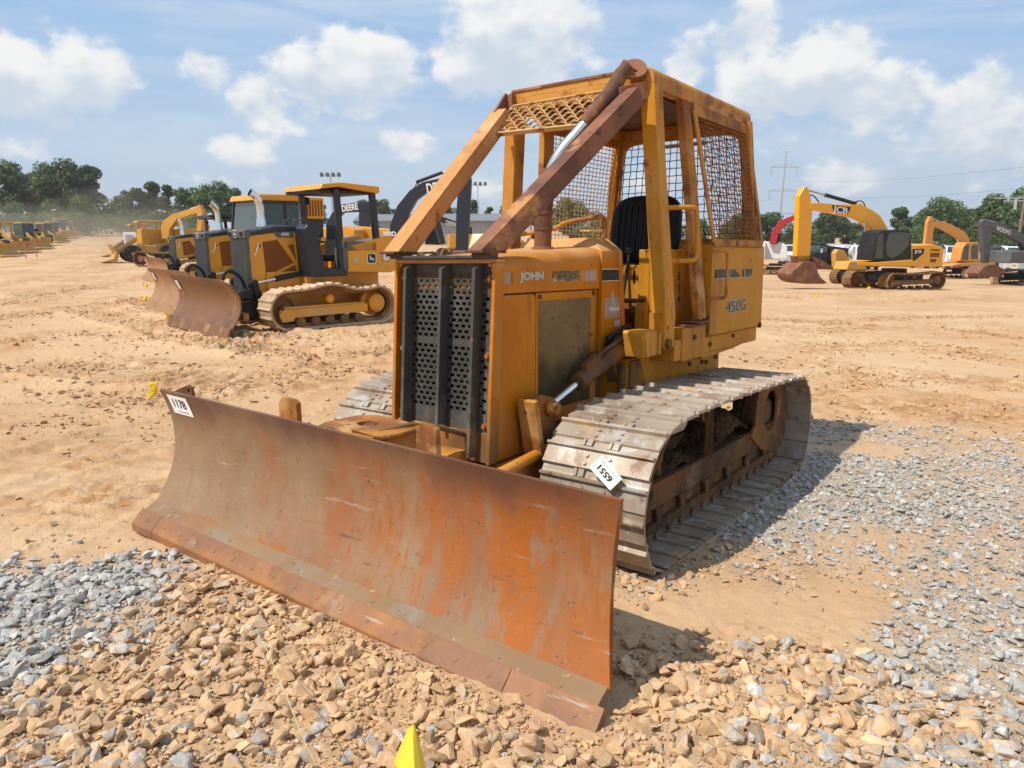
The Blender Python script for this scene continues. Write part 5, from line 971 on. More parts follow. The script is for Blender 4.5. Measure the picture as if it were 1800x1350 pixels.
# ---- excavators, traced as side outlines on their own planes and given width
def excavator(pos,th,label,O,body,boomc,cabc='dark_paint',trackc='under_dirty',L=4.2,gauge=1.2,group=None,word=None,wordh=.4,track_len=None,bucketc='rust_bucket',cab=True,undyaw=0,roof=None):
    r=root_at('excavator',pos,th,label,'excavator',group)
    if track_len is not None:
        x0,x1=track_len
        for s in(1,-1): track_unit(r,s*gauge,.6,x0,x1,.92,trackc,34,.06,'under_dirty','under_dirty')
        xm=(x0+x1)/2; b=MB(); b.box(xm-.8,xm+.8,-gauge,gauge,.45,.8); b.cyl((xm,0,.78),(xm,0,1.06),.62,n=24); b.build('undercarriage',mt('black_part'),r,.02)
    P=lambda key,yl=0:[loc(r,u,v,yl) for u,v in O[key]]
    if 'body' in O:
        pb=P('body',1.35); xm_=max(x for x,z in pb); b=MB(); b.prism(pb,1,.3,1.35); b.prism([(min(x,xm_-2.0),z) for x,z in pb],1,-1.3,.299); bd=b.build('upper_body',mt(body),r,.05)
        if 'stripe' in O: b=MB(); b.prism(P('stripe',1.36),1,1.352,1.362); b.build('dark_panel',mt('black_part'),bd)
        for q in O.get('vents',[]):
            b=MB(); b.prism([loc(r,u,v,1.36) for u,v in q],1,1.352,1.362); b.build('vent',mt('vent_brown'),bd)
    if 'cab' in O:
        pc=P('cab',1.33); b=MB(); b.prism(pc,1,.35,1.33); c=b.build('cab',mt(cabc),r,.05)
        for q in O.get('glass',[]):
            b=MB(); b.prism([loc(r,u,v,1.34) for u,v in q],1,1.332,1.338); b.build('window',mt('glass_green'),c)
        if 'front_glass' in O:
            f0,f1=P('front_glass',1.0); b=MB(); b.add([(f0[0]+.006,.45,f0[1]),(f0[0]+.006,1.25,f0[1]),(f1[0]+.006,1.25,f1[1]),(f1[0]+.006,.45,f1[1])],[(0,1,2,3)]); b.add([(f0[0]-.01,.45,f0[1]),(f0[0]-.01,1.25,f0[1]),(f1[0]-.01,1.25,f1[1]),(f1[0]-.01,.45,f1[1])],[(3,2,1,0)]); b.build('windscreen',mt('glass_dark'),c)
        if roof: b=MB(); zt=max(z for x,z in pc); xs=[x for x,z in pc if z>zt-.2]; b.box(min(xs),max(xs),.35,1.33,zt,zt+.06); b.build('cab_roof',mt(roof),c,.02)
    if 'boom' in O:
        bo=MB().prism(P('boom'),1,-O.get('bw',.19),O.get('bw',.19)).build('boom',mt(boomc),r,.03)
        if word: 
            (u0,v0),(u1,v1)=O['word']; a_=loc(r,u0,v0,.2); e_=loc(r,u1,v1,.2); 
            if 'wordplate' in O: MB().prism([loc(r,u,v,.195) for u,v in O['wordplate']],1,.191,.197).build('name_panel',mt('ink'),bo)
            dv=Vector((e_[0]-a_[0],0,e_[1]-a_[1])); yy=.1985
            if O.get('far'): 
                yy=-.1985
            up=Vector((dv.z,0,-dv.x)).normalized(); up=up if up.z>0 else -up
            text(word,((a_[0]+e_[0])/2,yy,(a_[1]+e_[1])/2),dv,up,wordh,mt('white_paint'),bo,'lettering',.006,.02,dv.length)
    if 'stick' in O: MB().prism(P('stick'),1,-.15,.15).build('stick',mt(O.get('stickmat',boomc)),r,.03)
    if 'link' in O: MB().prism(P('link'),1,-.15,.15).build('bucket_link',mt('rust_bucket'),r,.02)
    if 'bucket' in O:
        bk=P('bucket'); MB().prism(bk,1,-.5,.5).build('bucket',mt(bucketc),r,.05)
    if 'thumb' in O: MB().prism(P('thumb'),1,-.3,.3).build('thumb',mt(bucketc),r,.02)
    for k in('arm_cylinder','boom_cylinder','bucket_cylinder'):
        if k in O:
            (a,b1,c1)=O[k]; yl=.28 if k=='boom_cylinder' else 0
            A_,B_,C_=[Vector((q[0],yl,q[1])) for q in(loc(r,*a,yl),loc(r,*b1,yl),loc(r,*c1,yl))]
            cy=MB().cyl(B_,C_,.09,n=12).build(k,mt(O.get('cylmat','black_part')),r); MB().cyl(A_,B_,.05,n=10).build('cylinder_rod',mt('galv'),cy)
    if 'hose' in O:
        b=MB()
        for h in O['hose']: b.tube(catmull([(q[0],.12,q[1]) for q in(loc(r,u,v,.12) for u,v in h)],5),.03,6)
        b.build('hydraulic_hose',mt('black_part'),r)
    return r
J=dict(body=[(1535,461),(1603,456),(1603,431),(1640,429),(1657,434),(1659,440),(1657,466),(1652,469),(1537,468)],stripe=[(1604,458),(1604,438),(1625,437),(1623,446),(1608,458)],
 vents=[[(1636,438),(1652,438),(1652,441),(1636,441)],[(1635,445),(1652,444),(1651,452),(1635,452)],[(1635,455),(1646,455),(1645,461),(1635,461)]],
 cab=[(1533,458),(1535,445),(1543,409),(1556,404),(1594,404),(1602,412),(1603,458)],glass=[[(1559,448),(1557,432),(1563,410),(1580,408),(1600,410),(1598,430),(1582,447),(1567,454)],[(1538,454),(1544,412),(1553,411),(1552,453)]],front_glass=[(1535,452),(1543,411)],
 boom=[(1420,368),(1419,357),(1440,356.5),(1463,359),(1500,360),(1506,356.5),(1514,362),(1528,369),(1541,378),(1549,390),(1556,404),(1562,440),(1545,442),(1535,413),(1527,404),(1513,390),(1497,382.5),(1463,375.5)],
 word=[(1464.5,368.6),(1490,372.6)],wordplate=[(1462,360.5),(1496,364),(1490,377),(1465,371.5)],
 stick=[(1410,329),(1416,328.5),(1421,345),(1424,370),(1423,395),(1420,456),(1396,459),(1400,377),(1401,345)],
 bucket=[(1388,470),(1393,463),(1400,459),(1412,459),(1421,462),(1423,470),(1425,479),(1430,487),(1441,496),(1436,498),(1420,498),(1404,498),(1392,496.5),(1384,493),(1379,487.5),(1377.5,481),(1380,475)],link=[(1392,450),(1420,448),(1418,464),(1395,464)],
 thumb=[(1419,450),(1424,452),(1445,461),(1456,471),(1456,474),(1440,472),(1425,463)],
 arm_cylinder=[(1416,333),(1450,342.5),(1504,358)],boom_cylinder=[(1519,393),(1522,409),(1532,449)],hose=[[(1421,350),(1425,343),(1431,345),(1440,356)],[(1500,356),(1512,353),(1518,357),(1521,364)],[(1413,377),(1420,385),(1424,372),(1420,356)]])
jr=excavator(gpos(1572,39.0),rad(24),'bright yellow excavator with black cab and bucket resting on the dirt',J,'jcb_yellow','jcb_yellow','black_part','under_dirty',track_len=(-2.0,2.35),gauge=1.15,word='JCB',wordh=.40)
text('JCB',(loc(jr,1614,443,1.37)[0],1.366,loc(jr,1614,443,1.37)[1]),(-1,0,0),(0,0,1),.2,mt('white_paint'),jr,'lettering',.004,.02,.5)
H=dict(body=[(1668,468),(1690,462),(1730,460),(1735,446),(1758,445),(1752,462),(1745,468)],cab=[(1687,459),(1692,436),(1699,426),(1720,426),(1722,460)],glass=[[(1707,455),(1707,434),(1711,430),(1719,430),(1719,455)],[(1690,457),(1695,433),(1704,429),(1702,457)]],
 boom=[(1640,397),(1640,390),(1655,389),(1672,396),(1692,407),(1700,418),(1703,430),(1690,470),(1682,470),(1690,440),(1684,421),(1672,412),(1655,403)],stick=[(1628,391),(1633,380),(1638,381),(1641,395),(1638,410),(1636,440),(1622,440),(1626,410)],
 arm_cylinder=[(1637,383),(1650,389),(1668,396)],boom_cylinder=[(1684,420),(1684,432),(1686,462)])
excavator(gpos(1703,66),rad(20),'pale orange excavator with folded boom in the far right row','' or H,'orange_paint','orange_paint','orange_paint','light_dirt_track',track_len=(-2.4,2.2),gauge=1.25)
Vv=dict(body=[(1775,463),(1850,462),(1850,440),(1780,442)],boom=[(1728,398),(1730,388),(1750,391),(1775,401),(1800,414),(1815,425),(1820,450),(1800,450),(1792,428),(1770,416),(1745,405)],word=[(1752,401),(1777,409.5)],
 stick=[(1722,390),(1728,385),(1735,386),(1740,400),(1738,430),(1735,462),(1727,462),(1724,420)],bucket=[(1715,470),(1725,464),(1742,466),(1752,474),(1745,487),(1718,486),(1707,480)],arm_cylinder=[(1735,387),(1755,393),(1782,400)])
excavator(gpos(1808,54),rad(28),'dark grey excavator at the right edge with its dirt caked bucket down',Vv,'grey_steel','grey_steel',track_len=(-1.6,2.4),trackc='light_dirt_track',word='VOLVO',wordh=.30)
Rr=dict(body=[(1337,455),(1337,428),(1345,424),(1378,427),(1384,434),(1384,455)],boom=[(1352,428),(1358,405),(1368,390),(1385,382),(1402,376),(1402,384),(1388,391),(1376,398),(1368,412),(1364,430)],stick=[(1396,372),(1404,374),(1404,400),(1400,440),(1394,440),(1397,400)],stickmat='red_paint',boom_cylinder=[(1374,400),(1371,410),(1366,428)])
excavator(gpos(1362,71),rad(158),'white excavator with a faded red boom, part hidden by the cab of the old dozer',Rr,'white_paint','red_paint',trackc='light_dirt_track',track_len=(-2.2,2.2),gauge=1.3)
E1=dict(body=[(590,440),(590,402),(640,398),(700,404),(712,412),(712,440)],boom=[(684,432),(688,395),(700,362),(722,335),(745,320),(790,310),(822,296),(828,306),(818,328),(790,328),(752,338),(733,352),(720,375),(712,432)],word=[(749,333),(786,327)],
 stick=[(806,330),(806,312),(818,296),(824,300),(829,316),(827,360),(822,440),(812,458),(802,440),(803,380)],bucket=[(800,440),(822,440),(838,452),(830,475),(806,478),(795,460)],arm_cylinder=[(806,299),(778,303),(732,320)],boom_cylinder=[(726,341),(722,362),(712,395)],hose=[[(735,318),(728,330),(712,350),(700,372),(692,400)],[(738,316),(730,335),(716,352),(705,372),(700,400)]],far=1)
e1=excavator(gpos(690,42),rad(180-12),'tall black boom excavator with a yellow body, framed between the old dozer and its neighbour',E1,'yellow_paint','dark_paint',track_len=(-2.5,2.5),gauge=1.3,word=None)
def side_word(r,s,p0,p1,h,yl,mat,neg):
    a_=loc(r,*p0,yl); e_=loc(r,*p1,yl); dv=Vector((e_[0]-a_[0],0,e_[1]-a_[1])); up=Vector((dv.z,0,-dv.x)).normalized(); up=up if up.z>0 else -up
    text(s,((a_[0]+e_[0])/2,yl,(a_[1]+e_[1])/2),dv,up,h,mat,r,'lettering',.006,.03,dv.length)
side_word(e1,'DEERE',(750,332),(792,325),.55,-.195,mt('white_paint'),1)
side_word(e1,'350D',(673,411),(696,411),.26,-1.365,mt('white_paint'),1)
E2=dict(body=[(520,440),(520,412),(580,410),(590,440)],boom=[(570,430),(575,395),(585,375),(600,360),(640,354),(655,358),(655,368),(640,372),(605,374),(592,388),(588,430)],stick=[(634,352),(650,354),(652,380),(646,430),(634,430),(632,385)],bucket=[(630,425),(650,425),(662,436),(648,452),(628,446)],far=1)
e2=excavator(gpos(580,50),rad(180-14),'second black boom excavator, glimpsed through the open canopy of the yard dozer',E2,'yellow_paint','dark_paint',track_len=(-2.3,2.3))
side_word(e2,'DEERE',(601,367),(629,362.5),.42,-.195,mt('white_paint'),1)
E3=dict(body=[(790,436),(790,412),(850,412),(850,436)],boom=[(762,386),(766,377),(786,384),(808,392),(822,402),(828,428),(814,428),(808,405),(790,396)],stick=[(761,388),(764,376),(770,380),(776,400),(783,428),(774,430),(768,410)],word=[(784,390.5),(803,396)])
excavator(gpos(812,62),rad(16),'small black boomed excavator far off in front of the grey shed',E3,'yellow_paint','dark_paint',track_len=(-2,2),word='DEERE',wordh=.34)
E4=dict(bw=.16,body=[(300,428),(300,404),(352,402),(352,428)],boom=[(286,402),(290,388),(305,377),(330,369),(350,364),(352,374),(335,379),(312,388),(301,404),(300,420),(288,420)],stick=[(348,362),(354,360),(359,372),(358,400),(352,425),(346,420),(350,392)],arm_cylinder=[(350,363),(335,367),(312,374)])
excavator(gpos(318,45),rad(180-20),'yellow excavator with its arched boom above the left row of dozers',E4,'cat_yellow','cat_yellow',track_len=(-2.2,2.2))
# small excavator arm behind the bright one
E5=dict(boom=[(1466,470),(1465,445),(1470,438),(1480,440),(1487,452),(1494,462),(1490,468),(1480,456),(1475,470)],body=[(1488,474),(1494,460),(1520,458),(1524,474)])
excavator(gpos(1500,47),rad(25),'little yellow backhoe arm and frame behind the bright yellow excavator',E5,'cat_yellow','cat_yellow',track_len=(-1.0,1.0),gauge=.8)
# ---- canopy loaders down the left side
def wheel(b_r,x,y,r_,w,name='wheel'):
    b=MB(); b.rev((x,y-w/2,r_),(0,1,0),[(r_*.6,0),(r_*.95,.02),(r_,w*.25),(r_,w*.75),(r_*.95,w-.02),(r_*.6,w)],20); t_=b.build(name,mt('tyre'),b_r)
    b=MB(); b.rev((x,y-w/2-.005,r_),(0,1,0),[(r_*.1,-.0),(r_*.58,.03),(r_*.58,w-.02),(r_*.1,w+.01)],16); b.build('rim',mt('dusty_yellow'),t_)
def loader(p,th,label,group,canopy=True,k=1.):
    r=root_at('wheel_loader',p,th,label,'loader',group); r.scale=(k,k,k*random.uniform(.92,1.06)); ym=mt(random.choice(('dusty_yellow','dusty_yellow','cat_yellow','orange_paint'))) if not canopy else mt('dusty_yellow')
    for x in(1.1,-1.2):
        for y in(.85,-.85): wheel(r,x,y,.62,.5)
    b=MB(); b.prism([(-2.2,.7),(-2.2,1.75),(-.6,1.9),(-.4,1.2),(.9,1.3),(1.2,.7)],1,-.62,.62); b.build('body',mt('dusty_yellow'),r,.05)
    if canopy:
        for x,y in((.35,.7),(.35,-.7),(-.9,.7),(-.9,-.7)): b=MB(); b.bar((x,y,1.2),(x*.9,y*.95,2.85),.09,.09,(1,0,0)); b.build('canopy_post',mt('dusty_yellow'),r)
        b=MB(); b.prism([(-1.15,2.82),(.65,2.82),(.6,2.95),(-1.1,2.98)],1,-.85,.85); b.build('canopy',mt('dusty_yellow'),r,.03)
    else:
        cab_box(r,-1.0,.45,-.7,.7,1.35,2.75,'grey_steel','dusty_yellow','glass_dark',.14)
    b=MB(); b.box(-.7,-.1,-.3,.3,1.3,1.6); b.box(-.75,-.6,-.3,.3,1.5,2.2); b.build('seat',mt('black_part'),r,.03)
    for y in(.45,-.45): MB().bar((.6,y,1.7),(2.2,y,.6),.14,.3,h2=.22).build('lift_arm',mt('dusty_yellow'),r)
    b=MB(); b.prism([(2.1,.1),(3.0,.05),(3.0,.12),(2.3,.3),(2.15,.75),(2.35,1.1),(2.25,1.1),(2.0,.7)],1,-1.15,1.15); b.build('bucket',mt('dusty_yellow'),r)
    return r
for u,Y,l in((-30,64,'dusty yellow loader cut by the left edge of the picture'),(8,74,'dusty yellow loader nearest the left edge, behind the first one'),(50,82,'dusty yellow loader with a tall canopy behind two red stakes on the left'),(68,90,'dusty yellow loader just right of the two red stakes'),(84,98,'dusty yellow loader in the middle of the hazy left row'),(97,106,'dusty yellow loader past the middle of the hazy left row'),(110,114,'dusty yellow loader, fourth from the far end of the hazy row'),(121,122,'dusty yellow loader, third from the far end of the hazy row'),(132,131,'dusty yellow loader, second from the far end of the hazy row'),(143,140,'dusty yellow loader at the far end of the hazy left row')): loader(gpos(u,Y),rad(150+random.uniform(-22,22)),l,'loaders parked along the left side of the yard',random.random()<.45,random.uniform(.85,1.12))
loader(gpos(262,52),rad(35),'dusty yellow loader on the right of the dirt road, under the arched boom','loaders right of the dirt road')
loader(gpos(245,66),rad(35),'faint yellow loader farthest along the right of the dirt road','loaders right of the dirt road')
loader(gpos(925,36),rad(40),'yellow loader seen behind the hood and stack of the old dozer','loaders behind the old dozer')
loader(gpos(1040,52),rad(20),'yellow loader seen through the mesh of the cab','loaders behind the old dozer')
r=root_at('compact_loader',gpos(856,30),rad(50),'cream coloured compact loader behind the old dozer front beams','loader')
for x in(.5,-.5):
    for y in(.7,-.7): wheel(r,x,y,.42,.3)
b=MB(); b.prism([(-1.1,.4),(-1.1,1.2),(-.5,2.0),(.3,2.0),(.6,1.2),(1.0,.9),(1.0,.4)],1,-.55,.55); b.build('body',mt('cream'),r,.06)
for y in(.65,-.65): MB().bar((-1.0,y,1.55),(1.2,y,.7),.14,.22).build('lift_arm',mt('cream'),r)
MB().prism([(1.2,.1),(1.8,.08),(1.35,.3),(1.3,.8),(1.2,.8)],1,-.85,.85).build('bucket',mt('rust_bucket'),r)
# ---- trucks in the right background
def truck(p,th,label,bodykind='tank',cabm='white_paint'):
    r=root_at('truck',p,th,label,'truck')
    for x in(2.6,-1.6,-2.9):
        for y in(1.0,-1.0): wheel(r,x,y,.5,.32)
    b=MB(); b.box(-3.6,3.2,-.45,.45,.6,.95); b.box(3.1,3.35,-1.15,1.15,.5,.85); b.build('chassis',mt('black_part'),r,.02)
    b=MB(); b.prism([(1.55,.9),(3.3,.9),(3.3,1.55),(3.1,1.85),(1.55,2.05)],1,-.95,.95); hd=b.build('hood',mt(cabm),r,.10)
    b=MB(); b.box(3.3,3.33,-.55,.55,.95,1.7); b.build('grille',mt('galv'),hd,.02)
    for y in(-.8,.8): MB().box(3.28,3.33,y-.14,y+.14,1.15,1.35).build('headlight',mt('chrome'),hd)
    b=MB(); b.prism([(.1,.8),(1.6,.8),(1.6,2.0),(1.35,2.85),(.1,2.9)],1,-1.1,1.1); cb=b.build('cab',mt(cabm),r,.08)
    b=MB(); b.add([(1.625,-.95,2.08),(1.625,.95,2.08),(1.39,.9,2.75),(1.39,-.9,2.75)],[(0,1,2,3)]); b.build('windscreen',mt('glass_dark'),cb)
    for y in(-1.105,1.105): MB().prism([(.35,2.0),(1.4,2.0),(1.22,2.68),(.35,2.68)],1,*sorted((y,y*.99))).build('window',mt('glass_dark'),cb)
    for y in(-1.3,1.3): MB().box(1.5,1.6,y-.12,y+.12,1.95,2.45).build('mirror',mt('galv'),r)
    MB().box(.2,1.2,-.9,.9,2.88,3.02).build('visor',mt('black_part'),cb,.05)
    if bodykind=='tank': b=MB(); b.cyl((-3.6,0,1.95),(-.15,0,1.95),.98,n=20); b.box(-3.4,-.3,-.5,.5,2.85,2.98); b.build('tank',mt('white_paint'),r)
    elif bodykind=='dump': b=MB(); b.prism([(-3.8,1.0),(-.1,1.0),(-.1,2.6),(.5,2.7),(.5,2.78),(-.2,2.75),(-3.8,2.4)],1,-1.15,1.15); b.build('dump_body',mt('black_part'),r,.03)
    else: b=MB(); b.box(-3.8,-.1,-1.2,1.2,1.0,3.0); b.build('cargo_box',mt('grey_steel'),r,.03)
    return r
truck(gpos(1776,67),rad(72),'white truck facing the camera at the right edge, nose on','dump')
truck(gpos(1392,92),rad(60),'white truck whose cab shows between the red boom and the bright excavator stick','tank')
truck(gpos(1440,88),rad(30),'black bodied dump truck behind the bucket of the bright excavator','dump','black_part')
truck(gpos(1480,90),rad(170),'white tank truck behind the little backhoe arm','tank')
truck(gpos(1514,84),rad(75),'white truck front on, just left of the black excavator cab','tank')
truck(gpos(1672,90),rad(70),'white truck partly hidden behind the tail of the bright yellow excavator','dump')
truck(gpos(1640,95),rad(25),'dark box truck behind the bright yellow excavator','box','grey_steel')
truck(gpos(1722,98),rad(80),'dark dump truck behind the pale orange excavator','dump','grey_steel')
truck(gpos(1752,102),rad(170),'dark tank truck in the shade below the right hand trees','box','black_part')
truck(gpos(1560,100),rad(160),'grey box truck behind the bright excavator cab','box','grey_steel')
# ---------------------------------------------------------------- trees
lm=bpy.data.materials.new('foliage'); lm.use_nodes=True; t=NT(lm.node_tree); bs=t.n['Principled BSDF']; P=t.new('ShaderNodeTexCoord').outputs['Object']; inf=t.new('ShaderNodeObjectInfo')
c=t.mix(t.ramp(t.noise(P,.55,4,.6),.35,.65),(.048,.080,.022),(.125,.175,.050)); c=t.mix(t.ramp(t.noise(P,3.,3,.6),.45,.7,0,.6),c,(.17,.20,.065)); hs=t.new('ShaderNodeHueSaturation'); t.put(hs.inputs['Value'],t.ramp(inf.outputs['Random'],0,1,.75,1.25,False)); t.put(hs.inputs['Hue'],t.ramp(inf.outputs['Random'],0,1,.485,.515,False)); t.put(hs.inputs['Color'],c)
t.put(bs.inputs['Base Color'],hs.outputs[0]); bs.inputs['Roughness'].default_value=.6; bs.inputs['Specular IOR Level'].default_value=.3
tr_=t.new('ShaderNodeBsdfTranslucent'); t.put(tr_.inputs[0],hs.outputs[0]); mx=t.new('ShaderNodeMixShader'); mx.inputs[0].default_value=.3; out=t.n['Material Output']; t.l.new(bs.outputs[0],mx.inputs[1]); t.l.new(tr_.outputs[0],mx.inputs[2]); t.l.new(mx.outputs[0],out.inputs[0])
def tree_proto(seed,H,R,low=.22,n=34,lf=190,shape=1.):
    r=np.random.default_rng(seed); b=MB(); C=[]
    b.tube([(0,0,-.3),(r.normal(0,.1),r.normal(0,.1),H*.3),(r.normal(0,.25),r.normal(0,.25),H*.62),(r.normal(0,.3),0,H*.86)],[H*.028,H*.021,H*.012,.03],8)
    for k in range(n):
        for _ in range(50):
            p=r.uniform(-1,1,3); 
            if np.linalg.norm(p)<1: break
        z=H*(low+(1-low)*(p[2]*.5+.5)); w=math.sqrt(max(.05,1-abs(p[2])**(2.2*shape)))*R*(1.12-.30*(p[2]*.5+.5))
        C.append((p[0]*w*.85,p[1]*w*.85,z*.93,r.uniform(.16,.33)*R))
    for x,y,z,s in C[:9]:
        z0=H*r.uniform(.25,.5); b.tube([(0,0,z0),(x*.5,y*.5,(z0+z)/2+.3),(x,y,z)],[H*.011,H*.007,.03],6)
    V=[]; 
    for x,y,z,s in C:
        m=int(lf*(s/(.25*R))**2); d=r.normal(size=(m,3)); d/=np.linalg.norm(d,axis=1)[:,None]; rad_=s*r.uniform(.45,1.12,(m,1))**.7; c=np.array([x,y,z])+d*rad_*np.array([1.1,1.1,.8])
        nrm=d+r.normal(0,.55,(m,3))+np.array([0,0,.35]); nrm/=np.linalg.norm(nrm,axis=1)[:,None]; a=np.cross(nrm,r.normal(size=(m,3))); a/=np.linalg.norm(a,axis=1)[:,None]; e=np.cross(nrm,a)
        sz=r.uniform(.14,.36,(m,1))*(H/14)**.5; V.append(np.stack([c-a*sz-e*sz*.5,c+a*sz*.2-e*sz*.7,c+a*sz+e*sz*.3,c-a*sz*.1+e*sz*.75],1))
    V=np.concatenate(V).reshape(-1,3); F=np.arange(len(V)).reshape(-1,4)
    root=empty('tree',(0,0,0)); b.build('trunk',MATS['bark'],root); o=bpy.data.objects.new('crown',np_mesh('crown',V,F,lm,False)); COL.objects.link(o); o.parent=root; root['h']=H; return root
PT=[tree_proto(1,14,5.2),tree_proto(2,14,4.2,.16),tree_proto(3,14,6.0,.26,40),tree_proto(4,14,3.6,.10,26),tree_proto(5,7,4.6,.0,26,170,1.4)]
used_=set()
def tree(k,u,Y,vtop,label,group=None,wide=1.):
    g=ground(u,Y); top=at(u,vtop,Y); h=top.z-g.z
    o=PT[k] if k not in used_ else copy_tree(PT[k]); used_.add(k); H=PT[k]['h']; s=h/(H*.97)
    o.location=(g.x,g.y,g.z-.2); o.rotation_euler=(0,0,random.uniform(0,6.28)); o.scale=(s*wide,s*wide,s)
    tag(o,label,'tree',group)
GL,GR='trees behind the left row of machines','trees behind the right row of machines'
for a in ((2,22,150,282,'tall broad tree at the far left, its crown cut by the picture edge'),(0,70,158,292,'dark tree between the two tallest crowns on the left'),(2,118,150,280,'tallest dark tree on the left, above the hazy loaders'),(1,168,152,292,'narrow dark tree with a stepped top at the right end of the tall left clump'),(4,150,128,345,'low rounded green tree behind the short pole on the left'),(4,95,132,352,'bushy low tree in the dust below the tallest left crown'),(4,30,130,355,'bushy low tree at the far left under the tall crown'),(4,196,150,352,'small tree filling the dip between the two left tree clumps'),
 (0,240,140,322,'rounded tree just right of the dip in the left treeline'),(1,275,142,319,'upright green tree above the loaders right of the dirt road'),(3,300,146,324,'thin green tree above the arched yellow boom'),(0,335,140,322,'full green tree just right of the arched yellow boom'),(2,385,138,318,'broad green tree left of the chrome stacks'),(1,418,142,330,'green tree just left of the enclosed cab'),(4,270,128,372,'low bush in the dust right of the dirt road'),(4,340,128,376,'low bush below the arched yellow boom'),(4,225,132,368,'low bush at the end of the dirt road')):
    tree(*a,GL)
for a in ((3,515,150,336,'small treetop showing over the yellow cab roof'),(0,560,165,352,'treetop behind the enclosed cab and the canopy'),(1,640,160,350,'treetop over the second black boom'),(0,672,150,344,'rounded tree right of the yellow canopy, beside the tall black boom'),(0,735,140,372,'bright green tree under the arch of the tall black boom'),(2,780,138,352,'bright green tree behind the black stick and left beam'),(1,832,140,350,'green tree behind the right hand floodlight pole'),(3,862,142,362,'thin green tree behind the cab post of the old dozer'),(0,905,140,344,'dark green tree between the two slanting front beams'),(4,760,128,395,'low green bush above the grey shed roof'),
 (2,1000,140,345,'broad tree seen through the side mesh beside the stack'),(4,1045,135,372,'yellowish low tree seen through the side mesh'),(0,1120,150,380,'tree seen through the rear mesh of the cab'),(0,1225,148,376,'tree seen through the rear mesh right of the seat'),(4,1280,130,390,'low tree seen through the right hand mesh of the cab'),(2,950,152,352,'green tree just left of the exhaust stack'),(0,1080,158,366,'tall tree seen left of the seat through the mesh'),(1,1168,156,372,'narrow tree behind the headrest of the seat'),(2,1300,152,372,'broad tree behind the rear corner of the cab'),(4,1200,128,396,'low bush seen right of the seat')): tree(*a,'trees behind the old dozer')
for a in ((0,1345,140,364,'dark tree beside the lattice pylon, right of the cab'),(4,1385,128,392,'low tree behind the red boom'),(2,1455,142,366,'broad dark tree under the bright yellow boom'),(0,1495,150,384,'round dark tree right of the bright yellow stick'),(4,1430,126,402,'low bush behind the bright excavator bucket'),(4,1515,126,404,'low bush behind the little backhoe arm'),(1,1575,140,362,'green tree right behind the bright excavator cab'),(2,1648,146,344,'tallest rounded tree above the bright yellow excavator tail'),(0,1605,140,372,'green tree left of the pale orange stick'),(4,1610,126,398,'low bush behind the bright yellow excavator tail'),(1,1700,140,365,'green tree above the pale orange boom'),(0,1685,138,372,'green tree between the pale orange stick and boom'),(2,1745,128,338,'large green tree left of the wooden utility pole'),(2,1798,118,326,'large green tree behind the wooden utility pole at the right edge'),(4,1730,112,390,'low leafy tree between the orange and dark grey booms'),(4,1790,110,386,'low leafy tree behind the dark grey boom'),(4,1670,122,400,'low leafy tree behind the pale orange arm')): tree(*a,GR)
# ---------------------------------------------------------------- sheds, poles, pylon, wires, fence
def shed(u0,u1,Y,vtop,label,doors,depth=9):
    a=ground(u0,Y); b_=ground(u1,Y); z0=min(a.z,b_.z)-.3; w=b_.x-a.x; top=at((u0+u1)/2,vtop,Y).z; r=empty('shed',(a.x,Y,z0)); tag(r,label,'shed'); h=top-z0-.9
    b=MB(); n=int(w/.30); P=[]
    xs=[0]; ds=sorted(doors); segs=[]; cur=0
    for d0,d1,dh in ds: segs.append((cur,d0*w,0,h)); segs.append((d0*w,d1*w,dh*h,h)); cur=d1*w
    segs.append((cur,w,0,h))
    for x0,x1,za,zb in segs:
        x=x0
        while x<x1-1e-3: q=min(x+.3,x1); b.box(x,q-.05,-.03,0,za,zb); b.box(q-.05,q,-.0,.03,za,zb); x=q
    b.box(0,.06,.03,depth,0,h); b.box(w-.06,w,.03,depth,0,h); b.box(0,w,depth,depth+.06,0,h); b.build('wall',MATS['shed_metal'],r)
    b=MB(); b.prism([(-.6,h-.12),(depth*.5,h+.9),(depth+.6,h-.12),(depth+.6,h),(depth*.5,h+1.05),(-.6,h)],0,-.4,w+.4); b.build('roof',MATS['shed_roof'],r)
    b=MB(); b.box(0,w,.6,.62,0,h); b.build('dark_interior',MATS['black_core'],r) if False else None
    for d0,d1,dh in ds:
        for x in(d0*w-.1,d1*w): b=MB(); b.box(x,x+.1,-.08,.05,0,dh*h); b.build('door_frame',MATS['galv'],r)
shed(722,872,104,377,'grey metal shed with two dark open bays, behind the tall black boom',[(.17,.35,.82),(.55,.72,.78)])
shed(628,712,112,378,'grey metal shed partly hidden by the yellow canopy dozer',[(.3,.5,.75)])
def light_pole(u,Y,vtop,label,n=4):
    g=ground(u,Y); h=at(u,vtop,Y).z-g.z; r=empty('light_pole',g); tag(r,label,'light pole')
    MB().tube([(0,0,0),(0,0,h)],[.10,.06],8).build('pole',MATS['galv'],r); MB().bar((-1.2,0,h),(1.2,0,h),.08,.08).build('crossarm',MATS['galv'],r)
    for k in range(n): x=-1.1+2.2*k/(n-1); MB().prism([(-.25,h+.05),(.15,h-.1),(.2,h+.2),(-.2,h+.42)],0,x-.2,x+.2).build('floodlight',MATS['grey_steel'],r)
light_pole(587,96,313,'tall floodlight pole above the yellow canopy')
light_pole(841,110,328,'tall floodlight pole between the front beams of the old dozer')
g=ground(172,140); h=at(172,357,140).z-g.z; r=empty('utility_pole',g); tag(r,'short pole with a small transformer at the end of the dirt road','pole')
